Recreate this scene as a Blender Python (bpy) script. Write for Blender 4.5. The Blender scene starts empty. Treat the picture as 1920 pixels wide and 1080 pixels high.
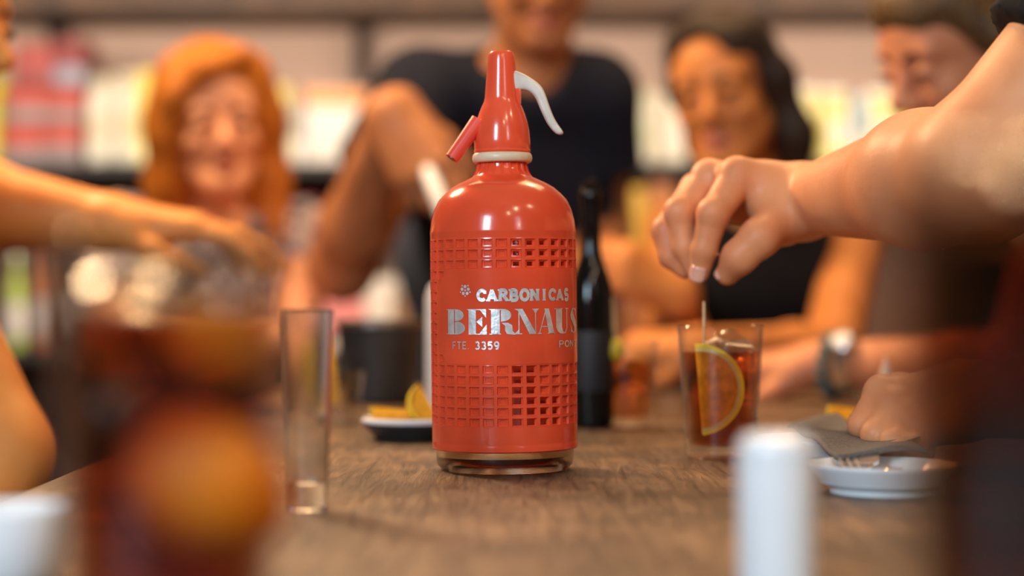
import bpy, bmesh, math, random
import numpy as np
from mathutils import Vector, Matrix, Euler
random.seed(7)
R = math.radians
sc = bpy.context.scene
COL = sc.collection

# ------------------------------------------------------------------ camera, world, lights, exposure
FPX = 3600.0                      # focal length in pixels of the 1920 px wide frame
TZ = 0.75                         # table top
CH = 0.131                        # camera above the table top
CZ = TZ + CH
cd = bpy.data.cameras.new('camera'); cam = bpy.data.objects.new('camera', cd); COL.objects.link(cam)
cam.location = (0, 0, CZ); cam.rotation_euler = (R(90), 0, 0)
cd.sensor_width = 36.0; cd.lens = 36.0 * FPX / 1920.0
cd.clip_start = 0.02; cd.clip_end = 60
cd.dof.use_dof = True; cd.dof.focus_distance = 1.345; cd.dof.aperture_fstop = 2.35
sc.camera = cam

w = bpy.data.worlds.new('world'); sc.world = w; w.use_nodes = True
w.node_tree.nodes['Background'].inputs[0].default_value = (1.0, 0.78, 0.58, 1)
w.node_tree.nodes['Background'].inputs[1].default_value = 0.035

def area(name, loc, target, size, power, color, size_y=None):
    l = bpy.data.lights.new(name, 'AREA'); l.energy = power; l.color = color
    l.shape = 'RECTANGLE'; l.size = size; l.size_y = size_y or size
    o = bpy.data.objects.new(name, l); COL.objects.link(o); o.location = loc
    o.rotation_euler = (Vector(target) - Vector(loc)).to_track_quat('-Z', 'Y').to_euler()
    return o
def bulb(name, loc, power, color, radius=0.05):
    l = bpy.data.lights.new(name, 'POINT'); l.energy = power; l.color = color; l.shadow_soft_size = radius
    o = bpy.data.objects.new(name, l); COL.objects.link(o); o.location = loc
    return o
WARM = (1.0, 0.62, 0.30); WARM2 = (1.0, 0.74, 0.48); COOL = (0.64, 0.83, 1.0)
area('window_daylight', (-0.95, -0.60, 1.62), (0, 1.1, 0.82), 0.42, 27, COOL, 0.75)
area('added_right_fill', (1.1, -1.0, 1.7), (0.1, 0.9, 0.8), 0.35, 4, COOL, 0.9)  # added cool fill for highlights on the siphon's right; no doorway stands there
bulb('pendant_bulb', (0.42, 0.45, 1.75), 5, WARM2, 0.03)
bulb('pendant_bulb', (0.85, 0.75, 1.85), 5, WARM2, 0.03)
bulb('pendant_bulb', (0.28, -0.25, 1.95), 7, WARM2, 0.045)
bulb('pendant_bulb', (0.62, 0.10, 1.35), 2, WARM2, 0.022)
bulb('pendant_bulb', (-0.35, 2.25, 2.15), 9, WARM, 0.06)
bulb('pendant_bulb', (0.45, 2.3, 2.15), 9, WARM, 0.06)
area('ceiling_lamps', (0.1, 2.75, 2.5), (0.1, 2.75, 0.0), 1.6, 20, WARM, 0.8)
area('left_lamp', (-0.95, 2.55, 2.1), (0.0, 1.4, 0.75), 0.26, 27, (1.0, 0.66, 0.36), 0.26)
area('shelf_lamps', (-1.05, 3.30, 1.47), (-0.95, 4.6, 1.33), 1.5, 12.5, (1.0, 0.82, 0.68), 0.10)
area('shelf_lamps', (1.05, 3.30, 1.47), (0.95, 4.6, 1.33), 1.5, 12.5, (1.0, 0.82, 0.68), 0.10)
sc.view_settings.view_transform = 'Standard'; sc.view_settings.look = 'None'
sc.view_settings.gamma = 1.0; sc.view_settings.use_curve_mapping = False
sc.view_settings.exposure = 0.54
cy = sc.cycles
cy.use_denoising = True
cy.max_bounces = 14; cy.transparent_max_bounces = 32; cy.transmission_bounces = 12; cy.glossy_bounces = 5; cy.diffuse_bounces = 4
cy.sample_clamp_indirect = 6.0; cy.caustics_reflective = False; cy.caustics_refractive = True; cy.blur_glossy = 0.5

def P(px, py, D):
    """the point seen at a pixel of the 1920x1080 frame, D metres from the camera"""
    return Vector(((px - 960) / FPX * D, D, CZ - (py - 540) / FPX * D))

# ------------------------------------------------------------------ materials
def newmat(name):
    m = bpy.data.materials.new(name); m.use_nodes = True
    nt = m.node_tree; b = nt.nodes['Principled BSDF']
    return m, nt, b
def mat(name, color, rough=0.5, vary=0.12, scale=30.0, bump=0.0, bump_scale=None, stretch=(1, 1, 1), metal=0.0, sss=0.0, spec=0.5, coat=0.0, color2=None, sheen=0.0):
    m, nt, b = newmat(name)
    tc = nt.nodes.new('ShaderNodeTexCoord'); mp = nt.nodes.new('ShaderNodeMapping')
    mp.inputs['Scale'].default_value = stretch
    nt.links.new(tc.outputs['Object'], mp.inputs['Vector'])
    nz = nt.nodes.new('ShaderNodeTexNoise'); nz.inputs['Scale'].default_value = scale; nz.inputs['Detail'].default_value = 5
    nt.links.new(mp.outputs[0], nz.inputs['Vector'])
    rp = nt.nodes.new('ShaderNodeValToRGB')
    c = Vector(color)
    c2 = Vector(color2) if color2 else c * (1 - vary)
    c1 = c if color2 else c * (1 + vary * 0.6)
    rp.color_ramp.elements[0].position = 0.35; rp.color_ramp.elements[1].position = 0.65
    rp.color_ramp.elements[0].color = (*c2, 1); rp.color_ramp.elements[1].color = (*c1, 1)
    nt.links.new(nz.outputs['Fac'], rp.inputs[0]); nt.links.new(rp.outputs[0], b.inputs['Base Color'])
    b.inputs['Roughness'].default_value = rough; b.inputs['Metallic'].default_value = metal
    b.inputs['Specular IOR Level'].default_value = spec
    b.inputs['Coat Weight'].default_value = coat
    b.inputs['Sheen Weight'].default_value = sheen
    if sss:
        b.inputs['Subsurface Weight'].default_value = sss
        b.inputs['Subsurface Radius'].default_value = (0.012, 0.005, 0.002); b.inputs['Subsurface Scale'].default_value = 0.6
    if bump:
        n2 = nt.nodes.new('ShaderNodeTexNoise'); n2.inputs['Scale'].default_value = bump_scale or scale * 4; n2.inputs['Detail'].default_value = 4
        nt.links.new(mp.outputs[0], n2.inputs['Vector'])
        bp = nt.nodes.new('ShaderNodeBump'); bp.inputs['Strength'].default_value = bump; bp.inputs['Distance'].default_value = 0.002
        nt.links.new(n2.outputs['Fac'], bp.inputs['Height']); nt.links.new(bp.outputs[0], b.inputs['Normal'])
    return m
def thin_glass(name, tint=(0.97, 0.98, 0.98), edge=0.75, base=0.035, rough=0.02, power=3.0, volume=None):
    """clear shell: light passes straight through, reflections grow towards grazing angles"""
    m = bpy.data.materials.new(name); m.use_nodes = True; nt = m.node_tree
    for n in list(nt.nodes): nt.nodes.remove(n)
    out = nt.nodes.new('ShaderNodeOutputMaterial'); mix = nt.nodes.new('ShaderNodeMixShader')
    tr = nt.nodes.new('ShaderNodeBsdfTransparent'); gl = nt.nodes.new('ShaderNodeBsdfGlossy')
    tr.inputs[0].default_value = (*tint, 1); gl.inputs['Roughness'].default_value = rough
    nz = nt.nodes.new('ShaderNodeTexNoise'); nz.inputs['Scale'].default_value = 55
    bp = nt.nodes.new('ShaderNodeBump'); bp.inputs['Strength'].default_value = 0.04; bp.inputs['Distance'].default_value = 0.002
    nt.links.new(nz.outputs['Fac'], bp.inputs['Height']); nt.links.new(bp.outputs[0], gl.inputs['Normal'])
    lw = nt.nodes.new('ShaderNodeLayerWeight'); lw.inputs['Blend'].default_value = 0.5
    pw = nt.nodes.new('ShaderNodeMath'); pw.operation = 'POWER'; pw.inputs[1].default_value = power
    ma = nt.nodes.new('ShaderNodeMath'); ma.operation = 'MULTIPLY_ADD'; ma.inputs[1].default_value = edge; ma.inputs[2].default_value = base
    nt.links.new(lw.outputs['Facing'], pw.inputs[0]); nt.links.new(pw.outputs[0], ma.inputs[0]); nt.links.new(ma.outputs[0], mix.inputs[0])
    nt.links.new(tr.outputs[0], mix.inputs[1]); nt.links.new(gl.outputs[0], mix.inputs[2]); nt.links.new(mix.outputs[0], out.inputs['Surface'])
    if volume:
        va = nt.nodes.new('ShaderNodeVolumeAbsorption'); va.inputs['Color'].default_value = (*volume[0], 1); va.inputs['Density'].default_value = volume[1]
        nt.links.new(va.outputs[0], out.inputs['Volume'])
    return m
def solid_glass(name, color=(0.93, 0.95, 0.93), rough=0.01, ior=1.47):
    m, nt, b = newmat(name)
    b.inputs['Transmission Weight'].default_value = 1.0; b.inputs['IOR'].default_value = ior
    b.inputs['Roughness'].default_value = rough; b.inputs['Base Color'].default_value = (*color, 1)
    nz = nt.nodes.new('ShaderNodeTexNoise'); nz.inputs['Scale'].default_value = 60
    bp = nt.nodes.new('ShaderNodeBump'); bp.inputs['Strength'].default_value = 0.05; bp.inputs['Distance'].default_value = 0.002
    nt.links.new(nz.outputs['Fac'], bp.inputs['Height']); nt.links.new(bp.outputs[0], b.inputs['Normal'])
    return m
def pattern_mat(name, base, spot, spot2, scale, rough=0.7):
    m, nt, b = newmat(name)
    tc = nt.nodes.new('ShaderNodeTexCoord'); vo = nt.nodes.new('ShaderNodeTexVoronoi'); vo.inputs['Scale'].default_value = scale
    nt.links.new(tc.outputs['Object'], vo.inputs['Vector'])
    rp = nt.nodes.new('ShaderNodeValToRGB'); rp.color_ramp.interpolation = 'CONSTANT'
    e = rp.color_ramp.elements; e[0].color = (*base, 1); e[0].position = 0
    e[1].color = (*spot, 1); e[1].position = 0.45
    x = e.new(0.75); x.color = (*spot2, 1)
    sp = nt.nodes.new('ShaderNodeSeparateColor'); nt.links.new(vo.outputs['Color'], sp.inputs[0])
    nt.links.new(sp.outputs[0], rp.inputs[0]); nt.links.new(rp.outputs[0], b.inputs['Base Color']); b.inputs['Roughness'].default_value = rough
    return m
def wood_mat(name, c1, c2, rough, stretch, scale=6.0, bump=0.25):
    m, nt, b = newmat(name)
    tc = nt.nodes.new('ShaderNodeTexCoord'); mp = nt.nodes.new('ShaderNodeMapping'); mp.inputs['Scale'].default_value = stretch
    nt.links.new(tc.outputs['Object'], mp.inputs['Vector'])
    nz = nt.nodes.new('ShaderNodeTexNoise'); nz.inputs['Scale'].default_value = scale; nz.inputs['Detail'].default_value = 9; nz.inputs['Roughness'].default_value = 0.62; nz.inputs['Distortion'].default_value = 1.2
    nt.links.new(mp.outputs[0], nz.inputs['Vector'])
    rp = nt.nodes.new('ShaderNodeValToRGB'); e = rp.color_ramp.elements
    e[0].position = 0.33; e[0].color = (*c2, 1); e[1].position = 0.68; e[1].color = (*c1, 1)
    nt.links.new(nz.outputs['Fac'], rp.inputs[0])
    # worn patches
    n3 = nt.nodes.new('ShaderNodeTexNoise'); n3.inputs['Scale'].default_value = 13; n3.inputs['Detail'].default_value = 6
    nt.links.new(tc.outputs['Object'], n3.inputs['Vector'])
    r3 = nt.nodes.new('ShaderNodeValToRGB'); r3.color_ramp.elements[0].position = 0.38; r3.color_ramp.elements[1].position = 0.62
    r3.color_ramp.elements[0].color = (0.50, 0.48, 0.47, 1); r3.color_ramp.elements[1].color = (1.22, 1.18, 1.12, 1)
    nt.links.new(n3.outputs['Fac'], r3.inputs[0])
    mx = nt.nodes.new('ShaderNodeMix'); mx.data_type = 'RGBA'; mx.blend_type = 'MULTIPLY'; mx.inputs[0].default_value = 1
    nt.links.new(rp.outputs[0], mx.inputs[6]); nt.links.new(r3.outputs[0], mx.inputs[7]); nt.links.new(mx.outputs[2], b.inputs['Base Color'])
    rr = nt.nodes.new('ShaderNodeMapRange'); rr.inputs[3].default_value = rough - 0.08; rr.inputs[4].default_value = rough + 0.18
    nt.links.new(nz.outputs['Fac'], rr.inputs[0]); nt.links.new(rr.outputs[0], b.inputs['Roughness'])
    bp = nt.nodes.new('ShaderNodeBump'); bp.inputs['Strength'].default_value = bump; bp.inputs['Distance'].default_value = 0.003
    nt.links.new(nz.outputs['Fac'], bp.inputs['Height']); nt.links.new(bp.outputs[0], b.inputs['Normal'])
    return m

M = {}
M['red'] = mat('red_plastic', (0.88, 0.098, 0.036), 0.19, 0.14, 22, 0.04, 160, coat=0.3)
M['red2'] = mat('red_cap_plastic', (0.84, 0.095, 0.038), 0.20, 0.10, 30, 0.03, 160, coat=0.3)
M['red3'] = mat('red_spout_plastic', (0.80, 0.075, 0.045), 0.36, 0.10, 30, 0.03, 160)
M['cream'] = mat('cream_plastic', (0.72, 0.60, 0.42), 0.38, 0.12, 60, 0.03, 200)
M['lever'] = mat('grey_white_lever_plastic', (0.62, 0.58, 0.50), 0.34, 0.22, 45, 0.05, 160)
M['foil'] = mat('silver_foil', (0.86, 0.87, 0.88), 0.34, 0.22, 120, 0.15, 300, metal=0.65)
M['siphon_glass'] = solid_glass('thick_siphon_glass', (0.74, 0.66, 0.50))
M['clear_glass'] = solid_glass('clear_heavy_glass', (0.93, 0.93, 0.92))
M['inner_glass'] = thin_glass('siphon_inner_glass', (0.9, 0.86, 0.84), 0.6, 0.06)
M['black_bottle'] = mat('black_bottle_glass', (0.004, 0.005, 0.005), 0.12, 0.2, 30, spec=0.35)
M['dark_metal'] = mat('brushed_dark_metal', (0.25, 0.22, 0.2), 0.35, 0.1, 40, metal=0.9)
M['steel'] = mat('polished_steel', (0.75, 0.74, 0.72), 0.2, 0.06, 40, metal=1.0)
M['brass'] = mat('brass', (0.75, 0.5, 0.18), 0.25, 0.1, 40, metal=1.0)
M['wood'] = wood_mat('weathered_table_wood', (0.215, 0.130, 0.072), (0.050, 0.029, 0.018), 0.38, (20, 1.7, 20), 6.0, 0.7)
M['wood_edge'] = wood_mat('table_frame_wood', (0.15, 0.09, 0.05), (0.07, 0.04, 0.022), 0.5, (3, 3, 20), 6)
M['shelf_wood'] = wood_mat('shelf_board_wood', (0.12, 0.060, 0.024), (0.06, 0.03, 0.012), 0.5, (1.2, 10, 10), 6)
M['black_wood'] = wood_mat('black_stained_wood', (0.028, 0.020, 0.016), (0.012, 0.009, 0.008), 0.5, (1.2, 10, 10), 6)
M['plaster'] = mat('pinkish_beige_plaster', (0.58, 0.40, 0.30), 0.85, 0.08, 4, 0.15, 60)
M['dark_plaster'] = mat('dark_brown_paint', (0.10, 0.055, 0.035), 0.8, 0.15, 4, 0.1, 60)
M['floor'] = wood_mat('floor_wood', (0.13, 0.075, 0.042), (0.09, 0.052, 0.028), 0.45, (0.5, 6, 1), 4, 0.1)
M['ceiling'] = mat('ceiling_paint', (0.55, 0.47, 0.38), 0.9, 0.05, 4)
M['glass'] = thin_glass('clear_drinking_glass', (0.95, 0.95, 0.94), 0.70, 0.03)
M['glass_dark'] = thin_glass('dark_bottle_glass', (0.035, 0.045, 0.03), 0.8, 0.05, 0.05)
M['cola'] = thin_glass('dark_cola', (0.99, 0.97, 0.94), 0.25, 0.02, 0.05, 4.0, ((0.80, 0.42, 0.03), 74))
M['cola_dark'] = thin_glass('deep_cola', (0.99, 0.97, 0.94), 0.25, 0.02, 0.05, 4.0, ((0.76, 0.40, 0.05), 110))
M['cola_right'] = thin_glass('deep_cola', (0.99, 0.97, 0.94), 0.25, 0.02, 0.05, 4.0, ((0.70, 0.50, 0.24), 135))
M['amber'] = thin_glass('amber_drink', (1.0, 0.96, 0.9), 0.25, 0.02, 0.05, 4.0, ((0.90, 0.48, 0.04), 40))
M['ice'] = thin_glass('clear_ice', (0.96, 0.96, 0.97), 0.55, 0.07, 0.12, 1.6)
M['porcelain'] = mat('white_porcelain', (0.80, 0.82, 0.84), 0.16, 0.03, 20, coat=0.3)
M['salt'] = mat('white_glazed_ceramic', (0.83, 0.85, 0.86), 0.25, 0.03, 20, coat=0.2)
M['rind'] = mat('orange_rind', (0.95, 0.45, 0.03), 0.4, 0.12, 90, 0.3, 500)
M['deep_rind'] = mat('deep_orange_peel', (0.92, 0.26, 0.008), 0.5, 0.12, 90, 0.12, 500)
M['pith'] = mat('pale_pith', (0.96, 0.78, 0.34), 0.6, 0.08, 80)
M['pulp'] = mat('orange_pulp', (0.92, 0.40, 0.03), 0.25, 0.3, 160, 0.3, 400, sss=0.15)
M['lemon_rind'] = mat('lemon_rind', (0.92, 0.62, 0.03), 0.4, 0.1, 90, 0.3, 500)
M['lemon_pulp'] = mat('lemon_pulp', (0.90, 0.58, 0.06), 0.25, 0.2, 160, 0.3, 400, sss=0.15)
M['pick'] = mat('bamboo', (0.62, 0.42, 0.20), 0.55, 0.15, 60)
M['olive'] = mat('yellow_green_olive', (0.75, 0.55, 0.03), 0.25, 0.15, 60)
M['napkin'] = mat('grey_woven_cloth', (0.115, 0.104, 0.10), 0.85, 0.3, 400, 0.6, 900)
M['paper'] = mat('white_paper', (0.82, 0.78, 0.72), 0.8, 0.05, 40, 0.2, 60)
M['black_glaze'] = mat('dark_stoneware', (0.03, 0.028, 0.027), 0.35, 0.15, 30)
M['teal'] = mat('teal_beads', (0.03, 0.16, 0.18), 0.35, 0.3, 120)
M['utensil'] = mat('pale_utensil_enamel', (0.70, 0.74, 0.80), 0.3, 0.05, 60)
def translucent(m, c, f):
    nt = m.node_tree; b = nt.nodes['Principled BSDF']; out = nt.nodes['Material Output']
    t = nt.nodes.new('ShaderNodeBsdfTranslucent'); t.inputs[0].default_value = (*c, 1)
    mx = nt.nodes.new('ShaderNodeMixShader'); mx.inputs[0].default_value = f
    nt.links.new(b.outputs[0], mx.inputs[1]); nt.links.new(t.outputs[0], mx.inputs[2]); nt.links.new(mx.outputs[0], out.inputs['Surface'])
translucent(M['red'], (0.9, 0.10, 0.04), 0.22)
for k_ in ('pulp', 'lemon_pulp', 'pith', 'rind'): translucent(M[k_], {'pulp': (1, .42, .03), 'lemon_pulp': (1, .75, .1), 'pith': (1, .8, .35), 'rind': (1, .55, .05)}[k_], 0.4)
translucent(M['deep_rind'], (1, .32, .01), 0.3)
def skin(name, c, c2=None):
    return mat(name, c, 0.46, 0.16, 22, 0.10, 420, sss=0.12, color2=c2, spec=0.28)
M['skin_left'] = skin('tan_skin', (0.78, 0.32, 0.085), (0.68, 0.25, 0.06))
M['skin_fair'] = skin('fair_freckled_skin', (0.82, 0.42, 0.25), (0.76, 0.34, 0.19))
M['skin_man'] = skin('brown_skin', (0.48, 0.20, 0.085), (0.38, 0.145, 0.055))
M['skin_dark'] = skin('warm_tan_skin', (0.62, 0.25, 0.075), (0.50, 0.18, 0.05))
M['skin_right'] = skin('rosy_skin', (0.68, 0.29, 0.15), (0.58, 0.22, 0.11))
M['skin_arm'] = skin('ruddy_skin', (0.76, 0.33, 0.15), (0.66, 0.25, 0.11))
M['lip'] = mat('lip', (0.52, 0.17, 0.11), 0.35, 0.1, 60)
M['nail'] = mat('finger_nail', (0.80, 0.44, 0.31), 0.22, 0.05, 60, coat=0.3)
M['sclera'] = mat('eye_white', (0.75, 0.70, 0.64), 0.2, 0.05, 60)
M['iris'] = mat('dark_iris', (0.05, 0.03, 0.02), 0.15, 0.1, 200)
def hairmat(name, c, c2, rough=0.42):
    return mat(name, c, rough, 0.3, 26, 0.7, 60, stretch=(9, 9, 0.8), color2=c2, spec=0.28)
M['hair_red'] = hairmat('copper_red_hair', (0.62, 0.22, 0.025), (0.33, 0.09, 0.012))
M['hair_brow'] = hairmat('auburn_brow', (0.16, 0.05, 0.015), (0.10, 0.03, 0.01))
M['hair_dark'] = hairmat('dark_brown_hair', (0.045, 0.028, 0.018), (0.015, 0.010, 0.008))
M['hair_black'] = hairmat('black_hair', (0.03, 0.02, 0.015), (0.012, 0.009, 0.008))
M['hair_light'] = hairmat('streaked_brown_hair', (0.20, 0.115, 0.045), (0.028, 0.014, 0.008))
M['navy'] = mat('navy_jersey', (0.014, 0.017, 0.030), 0.95, 0.2, 60, 0.2, 300, spec=0.2)
M['black'] = mat('black_jersey', (0.006, 0.006, 0.008), 0.95, 0.2, 60, 0.2, 300, spec=0.2)
M['blouse'] = pattern_mat('white_blue_print_blouse', (0.55, 0.48, 0.50), (0.09, 0.07, 0.10), (0.24, 0.24, 0.38), 55)
M['grey_top'] = pattern_mat('grey_white_print_top', (0.45, 0.42, 0.45), (0.03, 0.03, 0.04), (0.16, 0.15, 0.19), 30)
M['denim'] = mat('dark_denim', (0.03, 0.04, 0.07), 0.85, 0.3, 120, 0.3, 600)
M['shoe'] = mat('black_leather', (0.02, 0.018, 0.016), 0.4, 0.2, 60)

# ------------------------------------------------------------------ object helpers
def link(o, parent=None):
    COL.objects.link(o)
    if parent is not None: o.parent = parent
    return o
def mesh_obj(name, verts, faces, mats, parent=None, smooth=True, loc=None, fmat=None):
    me = bpy.data.meshes.new(name)
    me.from_pydata([tuple(v) for v in verts], [], [tuple(f) for f in faces])
    for m in (mats if isinstance(mats, (list, tuple)) else [mats]): me.materials.append(m)
    if smooth: me.polygons.foreach_set('use_smooth', [True] * len(me.polygons))
    if fmat is not None: me.polygons.foreach_set('material_index', list(fmat))
    me.update()
    o = bpy.data.objects.new(name, me); link(o, parent)
    if loc is not None: o.location = loc
    return o
def bm_obj(name, bm, mats, parent=None, smooth=True, loc=None, sharp=True):
    me = bpy.data.meshes.new(name)
    bmesh.ops.recalc_face_normals(bm, faces=bm.faces)
    if smooth:
        for f in bm.faces: f.smooth = True
        if sharp:
            for e in bm.edges:
                if len(e.link_faces) == 2 and e.calc_face_angle(0) > R(38): e.smooth = False
    bm.to_mesh(me); bm.free()
    for m in (mats if isinstance(mats, (list, tuple)) else [mats]): me.materials.append(m)
    o = bpy.data.objects.new(name, me); link(o, parent)
    if loc is not None: o.location = loc
    return o
def tag(o, label=None, cat=None, group=None, kind=None):
    if label: o['label'] = label
    if cat: o['category'] = cat
    if group: o['group'] = group
    if kind: o['kind'] = kind
    return o
def thing(name, label, cat, loc=(0, 0, 0), rot=(0, 0, 0), group=None):
    o = bpy.data.objects.new(name, None); link(o); o.empty_display_size = 0.05
    o.location = loc; o.rotation_euler = rot
    return tag(o, label, cat, group)
def dup(root, loc, rot=None, label=None):
    r = root.copy(); COL.objects.link(r); r.location = loc
    if rot is not None: r.rotation_euler = rot
    if label: r['label'] = label
    for ch in list(root.children):
        c = ch.copy(); COL.objects.link(c); c.parent = r
        for g in ch.children:
            d = g.copy(); COL.objects.link(d); d.parent = c
    return r
def lathe(prof, seg=48, closed=False, wob=0.0):
    """revolve (r, z) pairs about z; r == 0 closes at the axis; closed joins last to first (a solid ring or wall)"""
    V, F, rows = [], [], []
    for r, z in prof:
        if r <= 1e-7:
            rows.append([len(V)]); V.append((0, 0, z))
        else:
            rows.append(list(range(len(V), len(V) + seg)))
            for i in range(seg):
                a = 2 * math.pi * i / seg; V.append((r * math.cos(a), r * math.sin(a), z))
    pairs = list(zip(rows[:-1], rows[1:]))
    if closed: pairs.append((rows[-1], rows[0]))
    for A, B in pairs:
        for i in range(seg):
            j = (i + 1) % seg
            if len(A) == 1 and len(B) == 1: continue
            if len(A) == 1: F.append((A[0], B[j], B[i]))
            elif len(B) == 1: F.append((A[i], A[j], B[0]))
            else: F.append((A[i], A[j], B[j], B[i]))
    return V, F
def lathe_obj(name, prof, m, parent=None, seg=48, closed=False, loc=None):
    V, F = lathe(prof, seg, closed)
    bm = bmesh.new(); vs = [bm.verts.new(v) for v in V]
    for f in F:
        try: bm.faces.new([vs[i] for i in f])
        except ValueError: pass
    return bm_obj(name, bm, m, parent, loc=loc)
def box_bm(bm, c, s, rot=None, bevel=0.0):
    r = bmesh.ops.create_cube(bm, size=1.0)
    mt = Matrix.Translation(c) @ (rot.to_4x4() if rot is not None else Matrix()) @ Matrix.Diagonal((*s, 1))
    bmesh.ops.transform(bm, matrix=mt, verts=r['verts'])
    if bevel:
        es = list({e for v in r['verts'] for e in v.link_edges})
        bmesh.ops.bevel(bm, geom=es, offset=bevel, segments=2, affect='EDGES', profile=0.6)
def box(name, c, s, m, parent=None, bevel=0.002, rot=None, loc=None, smooth=True):
    bm = bmesh.new(); box_bm(bm, c, s, rot, bevel)
    return bm_obj(name, bm, m, parent, smooth=smooth, loc=loc)
def tube_data(pts, radii, seg=10, flat=1.0, up=None):
    """tapered tube along a polyline with rounded-off ends"""
    V, F = [], []
    pts = [Vector(p) for p in pts]; n = len(pts)
    if not hasattr(radii, '__len__'): radii = [radii] * n
    ref = Vector(up) if up else None
    rings = []
    for i, p in enumerate(pts):
        d = (pts[min(i + 1, n - 1)] - pts[max(i - 1, 0)]).normalized()
        if ref is None:
            ref = Vector((0, 0, 1)) if abs(d.z) < 0.9 else Vector((1, 0, 0))
        u = d.cross(ref).normalized(); v = u.cross(d).normalized()
        if not up: ref = v
        rings.append(list(range(len(V), len(V) + seg)))
        for k in range(seg):
            a = 2 * math.pi * k / seg
            V.append(p + u * (radii[i] * math.cos(a) * flat) + v * (radii[i] * math.sin(a)))
    for A, B in zip(rings[:-1], rings[1:]):
        for k in range(seg):
            j = (k + 1) % seg; F.append((A[k], A[j], B[j], B[k]))
    F.append(tuple(reversed(rings[0]))); F.append(tuple(rings[-1]))
    return V, F
def tube(name, pts, radii, m, parent=None, seg=10, flat=1.0, up=None, loc=None):
    V, F = tube_data(pts, radii, seg, flat, up)
    bm = bmesh.new(); vs = [bm.verts.new(v) for v in V]
    for f in F: bm.faces.new([vs[i] for i in f])
    return bm_obj(name, bm, m, parent, loc=loc)

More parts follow.
